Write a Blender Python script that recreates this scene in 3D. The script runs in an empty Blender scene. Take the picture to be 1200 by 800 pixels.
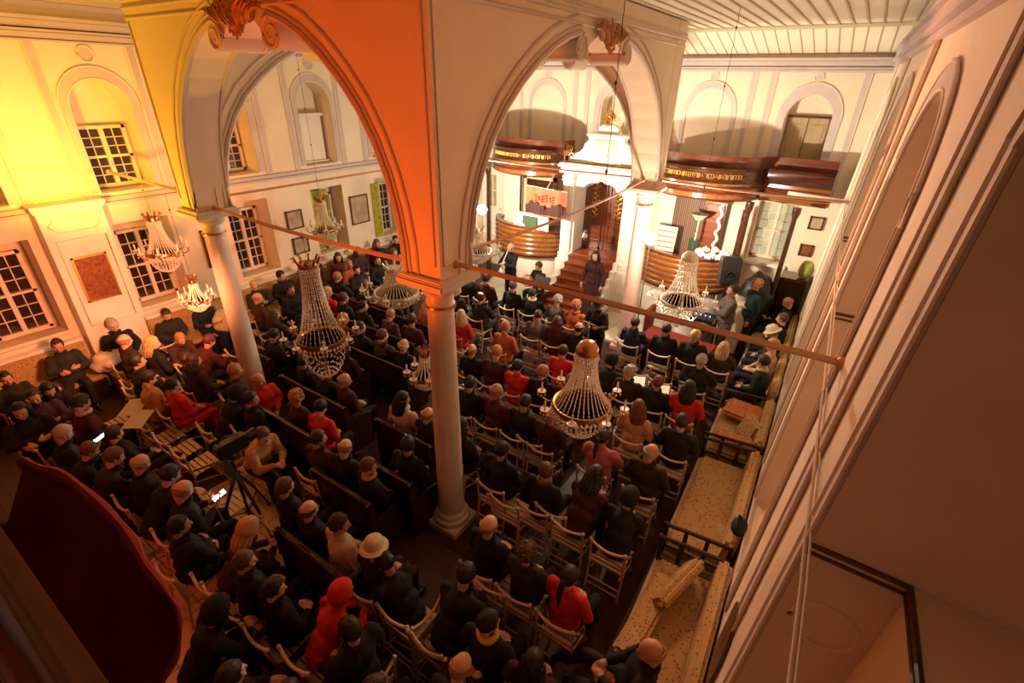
import bpy, bmesh, math, random
from mathutils import Vector, Matrix, noise
R = math.radians
random.seed(7)
COL = bpy.context.scene.collection

# ---------------------------------------------------------------- materials
def mat(name, color, rough=.6, metal=0.0, var=.0, scale=8.0, bump=0.0, emit=None, estr=0.0, trans=0.0, spec=None, color2=None, coat=0.0):
    m = bpy.data.materials.new(name); m.use_nodes = True
    nt = m.node_tree; b = nt.nodes['Principled BSDF']
    b.inputs['Base Color'].default_value = (*color, 1); b.inputs['Roughness'].default_value = rough
    b.inputs['Metallic'].default_value = metal
    if trans: b.inputs['Transmission Weight'].default_value = trans
    if coat: b.inputs['Coat Weight'].default_value = coat
    if spec is not None: b.inputs['Specular IOR Level'].default_value = spec
    if emit: b.inputs['Emission Color'].default_value = (*emit, 1); b.inputs['Emission Strength'].default_value = estr
    if var or bump or color2:
        tc = nt.nodes.new('ShaderNodeTexCoord'); n = nt.nodes.new('ShaderNodeTexNoise')
        n.inputs['Scale'].default_value = scale; n.inputs['Detail'].default_value = 4
        nt.links.new(tc.outputs['Object'], n.inputs['Vector'])
        if var or color2:
            r = nt.nodes.new('ShaderNodeValToRGB')
            c2 = color2 or tuple(max(0, c*(1-var)) for c in color)
            c1 = color if color2 else tuple(min(1, c*(1+var*.6)) for c in color)
            r.color_ramp.elements[0].position = .35; r.color_ramp.elements[1].position = .65
            r.color_ramp.elements[0].color = (*c2, 1); r.color_ramp.elements[1].color = (*c1, 1)
            nt.links.new(n.outputs['Fac'], r.inputs['Fac']); nt.links.new(r.outputs['Color'], b.inputs['Base Color'])
        if bump:
            bp = nt.nodes.new('ShaderNodeBump'); bp.inputs['Strength'].default_value = bump; bp.inputs['Distance'].default_value = .01
            nt.links.new(n.outputs['Fac'], bp.inputs['Height']); nt.links.new(bp.outputs['Normal'], b.inputs['Normal'])
    return m

def spots(name, base, dot, scale=14, thr=.2, rough=.8, dot2=None):
    m = mat(name, base, rough); nt = m.node_tree; b = nt.nodes['Principled BSDF']
    tc = nt.nodes.new('ShaderNodeTexCoord'); v = nt.nodes.new('ShaderNodeTexVoronoi'); v.inputs['Scale'].default_value = scale
    nt.links.new(tc.outputs['Object'], v.inputs['Vector'])
    r = nt.nodes.new('ShaderNodeValToRGB'); r.color_ramp.elements[0].position = thr; r.color_ramp.elements[1].position = thr+.06
    r.color_ramp.elements[0].color = (*dot, 1); r.color_ramp.elements[1].color = (*base, 1)
    nt.links.new(v.outputs['Distance'], r.inputs['Fac']); nt.links.new(r.outputs['Color'], b.inputs['Base Color'])
    return m

def wood(name, c1, c2, scale=6, rough=.35, axis=0, coat=.0):
    m = mat(name, c1, rough, coat=coat); nt = m.node_tree; b = nt.nodes['Principled BSDF']
    tc = nt.nodes.new('ShaderNodeTexCoord'); mp = nt.nodes.new('ShaderNodeMapping'); n = nt.nodes.new('ShaderNodeTexNoise')
    s = [scale*4]*3; s[axis] = scale*.3; mp.inputs['Scale'].default_value = s
    n.inputs['Scale'].default_value = 1.0; n.inputs['Detail'].default_value = 5
    nt.links.new(tc.outputs['Object'], mp.inputs['Vector']); nt.links.new(mp.outputs['Vector'], n.inputs['Vector'])
    r = nt.nodes.new('ShaderNodeValToRGB'); r.color_ramp.elements[0].position = .35; r.color_ramp.elements[1].position = .68
    r.color_ramp.elements[0].color = (*c2, 1); r.color_ramp.elements[1].color = (*c1, 1)
    nt.links.new(n.outputs['Fac'], r.inputs['Fac']); nt.links.new(r.outputs['Color'], b.inputs['Base Color'])
    return m

def brickmat(name, c1, c2, mortar, sx, sy, rough=.5, msize=.01, offset=0.0):
    m = mat(name, c1, rough); nt = m.node_tree; b = nt.nodes['Principled BSDF']
    tc = nt.nodes.new('ShaderNodeTexCoord'); k = nt.nodes.new('ShaderNodeTexBrick')
    k.inputs['Color1'].default_value = (*c1, 1); k.inputs['Color2'].default_value = (*c2, 1); k.inputs['Mortar'].default_value = (*mortar, 1)
    k.inputs['Scale'].default_value = 1; k.inputs['Brick Width'].default_value = sx; k.inputs['Row Height'].default_value = sy
    k.inputs['Mortar Size'].default_value = msize; k.offset = offset
    nt.links.new(tc.outputs['Object'], k.inputs['Vector']); nt.links.new(k.outputs['Color'], b.inputs['Base Color'])
    return m

M = {}
M['cream'] = mat('cream_plaster', (.80, .69, .56), .75, var=.06, scale=1.6, bump=.05)
M['mauve'] = mat('lavender_grey_plaster', (.56, .49, .50), .75, var=.06, scale=2.0)
M['white'] = mat('white_painted_plaster', (.84, .80, .74), .7, var=.04, scale=2)
M['reveal'] = mat('reveal_plaster', (.62, .52, .46), .8, var=.06, scale=1.5)
M['bay'] = mat('bay_plaster', (.74, .61, .46), .75, var=.05, scale=1.4)
M['baytrim'] = mat('bay_moulding', (.58, .48, .42), .7)
M['ceil'] = mat('ceiling_paint', (.80, .74, .60), .7, var=.04, scale=1)
M['ceilrib'] = mat('ceiling_batten_paint', (.52, .45, .34), .7)
M['column'] = mat('column_marble', (.66, .58, .49), .38, var=.10, scale=2.5)
M['pinkcol'] = mat('painted_column_pink', (.70, .46, .40), .5, var=.06, scale=3)
M['winframe'] = mat('window_frame_paint', (.78, .66, .56), .5)
M['glass'] = mat('night_window_glass', (.035, .022, .018), .08, spec=.7)
M['glassbright'] = mat('window_glass_reflection', (.30, .28, .18), .1, emit=(1, .86, .5), estr=.45, color2=(.08, .15, .15), scale=3)  # emission stands in for lamplight reflected in the panes
M['curtain'] = mat('yellow_curtain', (.72, .62, .08), .8, var=.4, scale=9, color2=(.28, .36, .05))
M['frame'] = wood('dark_frame_wood', (.12, .06, .03), (.05, .02, .01))
M['gilt'] = mat('gilt', (.75, .48, .14), .3, metal=.8)
M['plaque'] = mat('engraved_bronze_plaque', (.30, .10, .03), .5, metal=.2, color2=(.15, .04, .015), scale=16)
M['paper'] = mat('paper', (.85, .80, .70), .8)
M['board'] = mat('beige_board', (.62, .55, .42), .8)
M['parch'] = mat('parchment_print', (.50, .40, .28), .7, color2=(.34, .25, .16), scale=5)
M['wood'] = wood('dark_walnut', (.085, .026, .012), (.03, .009, .006), rough=.25, coat=.4)
M['woodmid'] = wood('varnished_oak', (.30, .11, .03), (.17, .055, .016), rough=.22, coat=.5)
M['woodred'] = wood('mahogany', (.17, .045, .018), (.08, .018, .009), rough=.28, coat=.4)
M['stairs'] = wood('red_brown_stair_wood', (.32, .08, .025), (.18, .04, .014), rough=.35)
M['pew'] = wood('dark_pew_wood', (.045, .014, .008), (.02, .007, .005), rough=.4, coat=.1)
M['crest'] = mat('bronzed_carving', (.40, .17, .06), .5, metal=.25, var=.3, scale=12)
M['backdark'] = mat('dark_rear_wall', (.16, .09, .06), .8)
M['chair'] = mat('white_chair_paint', (.62, .46, .35), .4, var=.05, scale=12)
M['iron'] = mat('painted_iron_rod', (.60, .34, .22), .45)
M['black'] = mat('black_plastic', (.012, .012, .013), .4)
M['blackgloss'] = mat('black_gloss', (.01, .01, .012), .15)
M['steel'] = mat('brushed_steel', (.5, .5, .5), .3, metal=1)
M['brass'] = mat('aged_brass', (.45, .22, .08), .3, metal=.9)
M['crystal'] = mat('cut_crystal', (.92, .87, .78), .08, metal=.25, spec=1)
M['brasslit'] = mat('floodlit_brass', (.80, .72, .62), .3, metal=.3)  # paler twin of the brass, floodlight whitening put into the colour
M['candle'] = mat('white_wax_candle', (.85, .78, .66), .5)
M['cushion'] = spots('patterned_cushion_cloth', (.50, .33, .13), (.20, .08, .03), 24, .24)
M['cushionred'] = spots('rust_patterned_cloth', (.55, .20, .05), (.20, .05, .02), 22, .26)
M['redcloth'] = mat('dark_red_cloth', (.17, .010, .010), .9, var=.2, scale=5)
M['banner'] = mat('dark_banner_cloth', (.20, .018, .012), .9, var=.3, scale=3)
M['whitecloth'] = mat('white_cloth', (.85, .82, .76), .85)
M['floor'] = brickmat('dark_plank_floor', (.065, .026, .015), (.05, .018, .011), (.015, .006, .004), 2.4, .14, .4, .008, .5)
M['stonelit'] = brickmat('lit_stone_aisle', (.74, .54, .40), (.66, .46, .34), (.36, .22, .15), .5, .5, .4, .012)  # stone tiles, colour raised to hold a pool of light
M['carpet'] = mat('dark_runner_carpet', (.07, .018, .012), .95, color2=(.03, .010, .010), scale=10)
M['dais'] = brickmat('white_marble_floor', (.72, .72, .62), (.66, .66, .58), (.4, .4, .34), .5, .5, .25, .01)
M['skin'] = mat('skin', (.62, .36, .24), .5)
M['eye'] = mat('eye', (.05, .03, .02), .2)
M['screen'] = mat('phone_screen', (.2, .25, .4), .2, emit=(.75, .85, 1), estr=9)
M['lampwhite'] = mat('lamp_glass', (1, 1, 1), .3, emit=(1, .88, .66), estr=60)
M['led'] = mat('blue_led', (.1, .1, .5), .3, emit=(.2, .25, 1), estr=14)
M['poster'] = None

HAIR = dict(black=(.012, .008, .007), dbrown=(.035, .016, .009), brown=(.11, .05, .025), auburn=(.16, .04, .016), ginger=(.42, .17, .07),
            burg=(.09, .015, .015), blond=(.55, .36, .16), grey=(.42, .36, .31), white=(.72, .62, .50), cream=(.62, .50, .34))
CLOTH = dict(blk=(.012, .011, .012), char=(.035, .032, .034), brn=(.09, .038, .018), dred=(.15, .015, .012), red=(.55, .018, .012),
             burg=(.10, .018, .022), cream=(.55, .45, .32), tan=(.50, .27, .13), olive=(.075, .055, .02), navy=(.015, .025, .07),
             teal=(.015, .06, .075), grey=(.20, .17, .16), purple=(.14, .035, .09), orange=(.45, .10, .025), pink=(.45, .12, .14),
             green=(.03, .05, .02), dbrn=(.05, .026, .018))
HM = {k: mat('hair_'+k, v, .55, bump=.5, scale=60, var=.25) for k, v in HAIR.items()}
CM = {k: mat('cloth_'+k, v if max(v) > .3 else tuple(c*.5 for c in v), .85, bump=.25, scale=14, var=.18) for k, v in CLOTH.items()}

# ---------------------------------------------------------------- mesh helpers
class MB:
    def __init__(s): s.bm = bmesh.new()
    def box(s, c, d, rz=0, rx=0, ry=0, bev=0):
        g = bmesh.ops.create_cube(s.bm, size=1)['verts']
        bmesh.ops.scale(s.bm, vec=d, verts=g)
        if bev:
            es = list({e for v in g for e in v.link_edges})
            r = bmesh.ops.bevel(s.bm, geom=es, offset=bev, segments=2, affect='EDGES'); g = list({v for f in r['faces'] for v in f.verts} | {v for v in g if v.is_valid})
        m = Matrix.Translation(c) @ Matrix.Rotation(rz, 4, 'Z') @ Matrix.Rotation(ry, 4, 'Y') @ Matrix.Rotation(rx, 4, 'X')
        bmesh.ops.transform(s.bm, matrix=m, verts=g); return s
    def tube(s, pts, rad, seg=8, cap=True, flat=1.0):
        pts = [Vector(p) for p in pts]; n = len(pts)
        rads = rad if isinstance(rad, (list, tuple)) else [rad]*n
        rings = []; up = Vector((0, 0, 1))
        for i, p in enumerate(pts):
            t = (pts[min(i+1, n-1)]-pts[max(i-1, 0)])
            if t.length < 1e-9: t = Vector((0, 0, 1))
            t.normalize()
            a = up.cross(t)
            if a.length < .05: a = Vector((1, 0, 0)).cross(t)
            a.normalize(); b = t.cross(a)
            rings.append([s.bm.verts.new(p+(a*math.cos(2*math.pi*k/seg)+b*math.sin(2*math.pi*k/seg)*flat)*rads[i]) for k in range(seg)])
        for i in range(n-1):
            for k in range(seg):
                s.bm.faces.new((rings[i][k], rings[i][(k+1) % seg], rings[i+1][(k+1) % seg], rings[i+1][k]))
        if cap:
            s.bm.faces.new(rings[0][::-1]); s.bm.faces.new(rings[-1])
        return s
    def lathe(s, prof, seg=24, c=(0, 0, 0), sy=1.0):
        c = Vector(c); rings = []
        for r, z in prof:
            if r < 1e-6: rings.append([s.bm.verts.new(c+Vector((0, 0, z)))])
            else: rings.append([s.bm.verts.new(c+Vector((r*math.cos(2*math.pi*k/seg), sy*r*math.sin(2*math.pi*k/seg), z))) for k in range(seg)])
        for a, b in zip(rings, rings[1:]):
            for k in range(seg):
                k2 = (k+1) % seg
                if len(a) == 1 and len(b) == 1: continue
                if len(a) == 1: s.bm.faces.new((a[0], b[k], b[k2]))
                elif len(b) == 1: s.bm.faces.new((a[k], a[k2], b[0]))
                else: s.bm.faces.new((a[k], a[k2], b[k2], b[k]))
        if len(rings[0]) > 2: s.bm.faces.new(rings[0][::-1])
        if len(rings[-1]) > 2: s.bm.faces.new(rings[-1])
        return s
    def ell(s, c, r, seg=12, rings=8, rot=None):
        g = bmesh.ops.create_uvsphere(s.bm, u_segments=seg, v_segments=rings, radius=1)['verts']
        m = Matrix.Translation(c) @ (rot.to_4x4() if rot else Matrix.Identity(4)) @ Matrix.Diagonal((*r, 1))
        bmesh.ops.transform(s.bm, matrix=m, verts=g); return s
    def octa(s, c, r):
        c = Vector(c); v = [s.bm.verts.new(c+Vector(d)*r) for d in ((1, 0, 0), (0, 1, 0), (-1, 0, 0), (0, -1, 0), (0, 0, 1.3), (0, 0, -1.3))]
        for k in range(4):
            s.bm.faces.new((v[k], v[(k+1) % 4], v[4])); s.bm.faces.new((v[(k+1) % 4], v[k], v[5]))
        return s
    def plate(s, outer, holes, fmap, depth):
        """polygon with holes in (u,v), extruded along the third axis; fmap(u,v,w)->xyz"""
        t = bmesh.new()
        for loop in [outer]+list(holes):
            vs = [t.verts.new((u, v, 0)) for u, v in loop]
            for a, b in zip(vs, vs[1:]+vs[:1]): t.edges.new((a, b))
        bmesh.ops.triangle_fill(t, edges=t.edges[:], use_beauty=True, use_dissolve=False, normal=(0, 0, 1))
        g = bmesh.ops.extrude_face_region(t, geom=t.faces[:])
        nv = [e for e in g['geom'] if isinstance(e, bmesh.types.BMVert)]
        for v in nv: v.co.z = depth
        idx = {}
        for v in t.verts: idx[v] = s.bm.verts.new(fmap(v.co.x, v.co.y, v.co.z))
        for f in t.faces:
            try: s.bm.faces.new([idx[v] for v in f.verts])
            except ValueError: pass
        t.free(); return s
    def jitter(s, amt, sc=6.0):
        for v in s.bm.verts:
            n = noise.noise_vector(v.co*sc); v.co += n*amt
        return s
    def mesh(s, name, m, smooth=True):
        bmesh.ops.recalc_face_normals(s.bm, faces=s.bm.faces[:])
        me = bpy.data.meshes.new(name); s.bm.to_mesh(me); s.bm.free()
        if m: me.materials.append(m)
        if smooth:
            me.shade_smooth(); me.set_sharp_from_angle(angle=R(38))
        return me
    def build(s, name, m, parent=None, smooth=True, loc=None):
        o = bpy.data.objects.new(name, s.mesh(name, m, smooth)); COL.objects.link(o)
        if parent: o.parent = parent
        if loc: o.location = loc
        return o

def tag(o, label=None, cat=None, group=None, kind=None):
    if label: o['label'] = label
    if cat: o['category'] = cat
    if group: o['group'] = group
    if kind: o['kind'] = kind
    return o
def thing(name, label, cat, loc=(0, 0, 0), rz=0, group=None):
    o = bpy.data.objects.new(name, None); COL.objects.link(o); o.empty_display_size = .1
    o.location = loc; o.rotation_euler = (0, 0, rz); return tag(o, label, cat, group)
def struct(name, mb, m, smooth=True): return tag(mb.build(name, m, None, smooth), kind='structure')
def kids(o): return [c for c in KID.get(o, [])]
def dup(root, loc, rz=0, label=None, group=None, scale=None):
    def rec(o, par):
        c = o.copy(); COL.objects.link(c)
        if par: c.parent = par
        for ch in list(o.children): rec(ch, c)
        return c
    c = rec(root, None); c.location = loc; c.rotation_euler = (0, 0, rz)
    if scale: c.scale = (scale,)*3
    if label: c['label'] = label
    if group: c['group'] = group
    return c
def arc(cx, cy, r, a0, a1, n, ry=None):
    ry = ry or r
    return [(cx+r*math.cos(R(a0+(a1-a0)*i/n)), cy+ry*math.sin(R(a0+(a1-a0)*i/n))) for i in range(n+1)]

# ---------------------------------------------------------------- camera
cam = bpy.data.cameras.new('camera'); co = bpy.data.objects.new('camera', cam); COL.objects.link(co)
a, b, c = R(-33.2445), R(28.1618), R(1.2508)
fwd = Vector((math.sin(a)*math.cos(b), math.cos(a)*math.cos(b), -math.sin(b)))
r0 = Vector((math.cos(a), -math.sin(a), 0)); u0 = r0.cross(fwd)
rr = math.cos(c)*r0+math.sin(c)*u0; uu = -math.sin(c)*r0+math.cos(c)*u0
co.matrix_world = Matrix((( rr.x, uu.x, -fwd.x, 0), (rr.y, uu.y, -fwd.y, 0), (rr.z, uu.z, -fwd.z, 5.6), (0, 0, 0, 1)))
cam.sensor_width = 36; cam.lens = 567/1200*36; cam.clip_start = .05; cam.clip_end = 100
bpy.context.scene.camera = co
PEOPLE = [
(-11.05,1.85,'E','S','dbrown','char','lap','w','man in dark grey jacket, on the bench under the left windows'),
(-11.05,2.73,'E','S','grey','blk','lap','w','grey-haired man with glasses in black sweater, seated below the left wall plaque'),
(-11.05,3.62,'E','S','dbrown','char','lap','w','large brown-haired man in black jacket, seated between the wall plaque and the left column'),
(-11.05,4.34,'E','S','black','navy','read','w','dark-haired person in blue jacket, seated at the wall just left of the left column'),
(-10.14,3.29,'E','S','ginger','brn','lean','c','balding ginger-haired person in brown coat, directly in front of the large man by the wall'),
(-10.14,2.57,'N','B','ginger','brn','lap','c','fair balding person in brown coat, two seats before the large man by the wall'),
(-9.64,2.78,'N','L','blond','blk','lap','c','person with long pale blond hair in black, behind the dark green coat'),
(-9.14,3.21,'N','S','burg','dred','lean','c','person with reddish dark hair in wine red top, between green coat and left column'),
(-8.64,2.90,'N','S','dbrown','green','lap','c','person in dark green coat on the left block of chairs'),
(-9.14,2.35,'N','S','black','blk','lap','c','black-haired person in black turning a bright cheek right, behind the tan pullover'),
(-8.45,2.95,'N','L','dbrown','brn','lap','c','long-haired person in brown sitting just left of the left column'),
(-7.64,3.20,'N','S','ginger','dred','lap','c','ginger person in dark red at the foot of the left column'),
(-9.95,1.27,'E','L','black','blk','lean','c','person with long black hair bowed low near the left edge below the wall bench'),
(-9.46,1.07,'E','S','dbrown','purple','lap','c','person in purple top at the left edge below the wall bench'),
(-10.45,0.98,'E','S','black','char','lap','c','person in charcoal coat cut by the left edge of the picture'),
(-8.96,0.81,'E','L','black','blk','lap','c','large person in black coat in the left corner above the empty white chairs'),
(-8.47,1.28,'N','S','dbrown','dred','lap','c','person in dark red coat with a broad cream collar near the left edge'),
(-8.53,2.18,'N','S','dbrown','tan','lap','c','brown-haired person in tan pullover leaning an arm over a white chair'),
(-8.03,2.40,'N','S','black','red','lap','c','person in bright red padded jacket ahead of the tan pullover'),
(-7.14,2.58,'N','D','black','blk','lean','c','person under a big black hood left of the left column'),
(-6.64,2.85,'N','S','black','blk','lap','c','person in black directly beside the left column shaft'),
(-7.97,0.86,'N','S','grey','blk','phone','c','grey-haired person in black whose face is lit white by a phone'),
(-7.48,0.74,'N','S','brown','blk','lean','c','brown-haired person in black right behind the phone-lit grey head'),
(-7.47,1.46,'N','S','dbrown','blk','lap','c','dark-haired person in black with outstretched legs on the white chairs'),
(-6.98,0.84,'N','S','brown','char','lean','c','brown-haired person in charcoal just above the red banner cloth'),
(-6.48,1.22,'N','B','grey','blk','lap','c','grey balding person in black just above the red banner cloth'),
(-6.48,0.50,'N','S','dbrown','brn','lap','c','person in brown partly behind the top edge of the red banner cloth'),
(-5.50,1.25,'N','B','ginger','blk','phone','c','balding person in black looking down at a phone near the camera tripod'),
(-5.99,1.08,'N','S','black','blk','lean','c','black-haired person in black left of the phone holder by the tripod'),
(-4.51,1.22,'N','L','blond','brn','lean','c','person with patterned light headscarf behind the tripod'),
(-4.02,1.22,'N','S','brown','blk','lap','c','brown-haired person in black below the patterned headscarf'),
(-5.01,1.07,'N','S','black','blk','lap','c','person in black coat between phone holder and patterned headscarf'),
(-4.61,2.10,'N','S','brown','blk','lap','c','brown-haired person in black in the row right of the tripod'),
(-6.14,2.50,'E','S','brown','tan','lean','c','person in tan brown coat leaning forward just right of the video camera'),
(-5.02,2.85,'N','S','dbrown','brn','lap','c','person in dark brown coat behind the tan coat'),
(-4.09,2.05,'N','B','brown','blk','lap','b','balding brown-haired man in black behind the cream sweater'),
(-3.59,2.05,'N','S','dbrown','cream','lap','b','man with cropped brown hair in cream sweater'),
(-3.09,2.10,'N','H','cream','char','lap','c','person wearing a cream brimmed hat'),
(-2.59,2.10,'W','S','black','blk','lean','c','person in black whose lit hand and face show right of the cream sweater'),
(-3.04,1.30,'N','D','red','red','lean','c','person in bright red hooded jacket at the lower left'),
(-2.54,1.38,'W','S','black','blk','lap','c','dark person with lit orange face turned left below the tripod aisle'),
(-3.53,1.22,'N','S','black','blk','lap','c','person in black left of the red hooded jacket'),
(-3.83,0.50,'N','D','black','blk','lean','c','hooded person in black beside the red banner cloth'),
(-3.04,0.58,'N','S','black','blk','lap','c','black-haired person in black lowest by the banner cloth'),
(-1.54,1.38,'N','B','ginger','blk','lean','c','person with glowing orange brow below the cream hat'),
(-2.54,0.66,'N','S','black','char','lap','c','person in charcoal at the bottom below the red hooded jacket'),
(-2.04,1.16,'N','S','dbrown','blk','lap','c','person in black with pale collar tip at the bottom'),
(-1.04,1.38,'N','S','ginger','brn','lean','c','ginger-haired person in brown at the bottom edge left of the empty white chairs'),
(-1.59,2.10,'N','S','black','blk','lap','c','black-haired person in black coat with a bright yellow collar'),
(-1.09,2.10,'N','L','black','burg','lap','c','long-haired person with orange patterned scarf at the bottom edge'),
(-2.22,3.00,'N','B','ginger','blk','lap','c','bald man in black just below the near column base'),
(-2.09,2.10,'N','S','black','blk','lean','c','person in black behind the cream hat, ahead of the yellow collar'),
(-1.72,3.00,'N','C','brown','olive','lap','c','small curly-haired person left of the red jacket with dark ponytail'),
(-1.22,3.00,'N','P','black','red','lap','c','person in bright red jacket with long dark ponytail'),
(-1.13,4.12,'N','D','black','blk','lean','c','person bowed forward in a black hood on the right block'),
(-7.14,3.30,'E','B','ginger','red','lap','b','orange-haired person in red right of the left column shaft'),
(-6.14,3.30,'N','C','ginger','burg','lap','b','curly ginger person in burgundy just left of the red jacket'),
(-5.64,3.30,'N','S','black','red','lap','b','dark-haired man in bright red jacket in the central pews'),
(-5.96,4.05,'N','B','grey','burg','lap','b','white-haired man in burgundy and black in the central pews'),
(-5.97,5.45,'N','B','white','blk','lap','b','white-haired man in black left of the near column'),
(-6.55,5.45,'N','S','brown','brn','lap','b','brown-haired person in brown coat ahead of the white-haired man in black'),
(-6.76,4.75,'N','L','black','burg','lap','b','black-haired person in burgundy right of the big orange chandelier'),
(-4.72,4.15,'N','L','black','cream','lap','b','black-haired person with a cream scarf on the high-backed pew'),
(-4.20,4.15,'N','B','ginger','blk','lap','b','bald person half hidden behind the near column shaft'),
(-4.59,2.90,'N','B','ginger','blk','lap','b','bald man in black in the dark middle of the pews'),
(-4.09,2.90,'N','S','brown','blk','lap','b','brown-haired person with a scarf beside the bald man in the pews'),
(-3.91,3.44,'N','S','black','blk','lap','b','shadowed person in black just left of the near column shaft'),
(-7.69,5.45,'N','L','ginger','dred','lap','b','ginger-haired person right under the crown side of the orange chandelier'),
(-7.26,6.25,'N','S','ginger','purple','lap','b','short-haired person in purple and black near the crystal pile'),
(-6.56,6.25,'N','S','dbrown','burg','lap','b','brown-haired person in burgundy just left of the near column capital'),
(-7.19,5.45,'N','S','black','blk','lap','b','person in black leaning behind the purple top'),
(-7.90,7.00,'N','B','blond','blk','lap','b','fair-haired man in black right below the bright white chandelier'),
(-8.40,7.00,'N','S','dbrown','burg','lap','b','brown-haired person left of the bright white chandelier'),
(-8.04,6.25,'N','S','black','blk','lap','b','person in black behind the two at the white chandelier'),
(-8.63,6.25,'N','S','burg','blk','lap','b','person with reddish black hair in black, row behind the ash blonde'),
(-9.23,6.25,'N','L','blond','red','lap','b','blonde person in red beside the orange chandelier'),
(-9.80,7.00,'N','S','ginger','blk','lap','b','ginger-grey person in black behind the orange coat'),
(-8.90,7.00,'N','S','brown','blk','lap','b','ash brown-haired person in black in the row ahead of the blonde in red'),
(-10.45,7.90,'E','L','ginger','orange','lap','c','person in orange red coat at the rod above the orange chandelier'),
(-10.30,6.77,'E','S','black','blk','lap','c','dark person with lit face right of the orange chandelier stem'),
(-6.86,7.00,'N','L','blond','pink','lap','b','person in pink top right beside the near column capital'),
(-11.05,7.01,'E','S','black','dred','lap','w','dark-haired man in dark red scarf on the left wall bench behind the pews'),
(-11.05,6.29,'E','S','black','blk','lap','w','dark-haired person on the left wall bench beside the dark red scarf'),
(-11.05,5.57,'E','S','blond','char','lap','w','fair-haired person on the left wall bench just past the left column'),
(-10.20,5.13,'N','B','ginger','brn','lap','c','bald person in brown in the row before the left wall bench'),
(-10.00,5.85,'E','S','black','blk','lap','c','person in shiny black jacket before the man in dark red scarf'),
(-9.06,5.52,'E','S','black','blk','lap','c','person in black padded jacket left of the orange chandelier stem'),
(-9.03,4.80,'N','L','brown','brn','lap','c','long brown-haired person in brown right of the left column'),
(-9.05,4.08,'N','S','black','blk','lap','c','person in black tucked against the right side of the left column'),
(-8.31,4.25,'N','S','black','blk','lap','b','person in black below the brown long-haired person'),
(-7.81,4.75,'N','L','brown','brn','lap','b','brown-haired person below the orange chandelier arms'),
(-7.03,4.05,'N','S','black','blk','lap','b','person in black under the orange chandelier'),
(-6.46,4.05,'N','S','black','char','lap','b','person in charcoal coat right of the chandelier tip'),
(-11.05,8.72,'E','L','burg','purple','lap','w','person in purple patterned top at the far left wall'),
(-11.05,8.00,'E','L','burg','dred','lap','w','person in dark red on the far left wall bench'),
(-11.05,9.44,'E','L','auburn','blk','lap','w','auburn-haired woman in black at the far left wall'),
(-11.05,10.88,'E','P','brown','grey','lap','w','woman with long brown ponytail in grey top at the far left'),
(-11.05,10.16,'E','S','dbrown','blk','lap','w','person in black beside the white table at the far left'),
(-9.95,8.44,'E','S','black','blk','lap','c','person in black holding a paper in the far left seats'),
(-10.10,9.16,'E','S','brown','char','lap','c','person in charcoal in the far left seats under the rod'),
(-9.18,8.25,'E','S','black','blk','lap','c','person in black with pale hands ahead of the bright white chandelier'),
(-9.95,7.72,'E','S','black','blk','lap','c','person in black at the far left with crossed legs'),
(-6.92,8.10,'N','S','grey','char','lap','c','grey-haired man in dark suit just right of the near column capital'),
(-7.33,9.05,'N','C','ginger','blk','lap','c','curly ginger-haired person in black in the front rows'),
(-6.19,8.10,'N','K','dbrown','blk','lap','c','man in black wearing a round cream skullcap'),
(-6.73,9.05,'N','S','black','burg','lap','c','black-haired person in wine coloured jacket ahead of the skullcap'),
(-5.96,9.05,'N','S','brown','blk','lap','c','broad-shouldered brown-haired man in black in the second row'),
(-5.39,9.05,'N','S','dbrown','blk','lap','c','man in black suit with white collar in front of the lute player'),
(-4.77,9.05,'N','C','grey','grey','lap','c','curly grey-haired person in grey near the stairs'),
(-4.23,9.00,'N','C','ginger','orange','lap','c','person with glowing orange hair and shawl below the stairs'),
(-4.67,8.05,'N','S','dbrown','grey','lap','c','dark-haired person in pale grey jacket in the third row'),
(-4.17,8.05,'N','L','burg','burg','lap','c','long-haired person with pink collar in the third row'),
(-6.01,7.15,'N','L','blond','red','lap','c','blonde woman in red jacket right of the near column'),
(-4.88,7.15,'N','S','ginger','orange','lap','c','fair-haired person in orange top in the middle right block'),
(-3.67,8.05,'N','B','dbrown','blk','lap','c','brown bald head just above the big crystal chandelier dome'),
(-4.88,6.10,'N','B','ginger','blk','lap','c','bald ginger man in black in the fourth row'),
(-4.38,6.10,'N','S','ginger','burg','lap','c','person with reddish hair in burgundy beside the bald ginger man'),
(-4.18,5.15,'N','S','black','blk','lap','c','shadowed person in black right of the near column'),
(-3.68,5.15,'N','B','ginger','dred','lap','c','balding man with grey fringe in dark red'),
(-3.88,6.10,'N','S','black','red','lap','c','black-haired person in red beside the balding man with grey fringe'),
(-2.88,6.10,'N','L','auburn','burg','lap','c','auburn-haired person left of the crystal chandelier candle'),
(-3.38,6.10,'N','S','ginger','blk','lap','c','short-haired ginger person just behind the small red top'),
(-3.49,7.05,'N','S','dbrown','red','lap','c','dark-haired person in orange red top left of the chandelier stem'),
(-2.68,5.15,'N','B','blond','burg','lap','c','fair balding man in burgundy below the candle'),
(-3.60,4.21,'N','L','black','blk','lap','c','long dark-haired person right against the near column shaft'),
(-2.83,4.12,'N','S','black','blk','lap','c','black-haired person in black with rim-lit head'),
(-2.17,4.12,'N','S','brown','blk','lap','c','brown-haired man with grey collar behind a white chair with a paper'),
(-3.18,5.15,'N','S','black','blk','lap','c','person in black in shadow left of the burgundy balding man'),
(-1.84,5.15,'N','P','dbrown','pink','lap','c','person with dark ponytail and pink top below the crystal chandelier'),
(-1.67,4.12,'N','L','black','burg','lean','c','dark long-haired person bowed beside the pink top'),
(-2.19,7.05,'N','C','grey','dbrn','lap','c','grey curly-haired person right of the crystal chandelier stem'),
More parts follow.
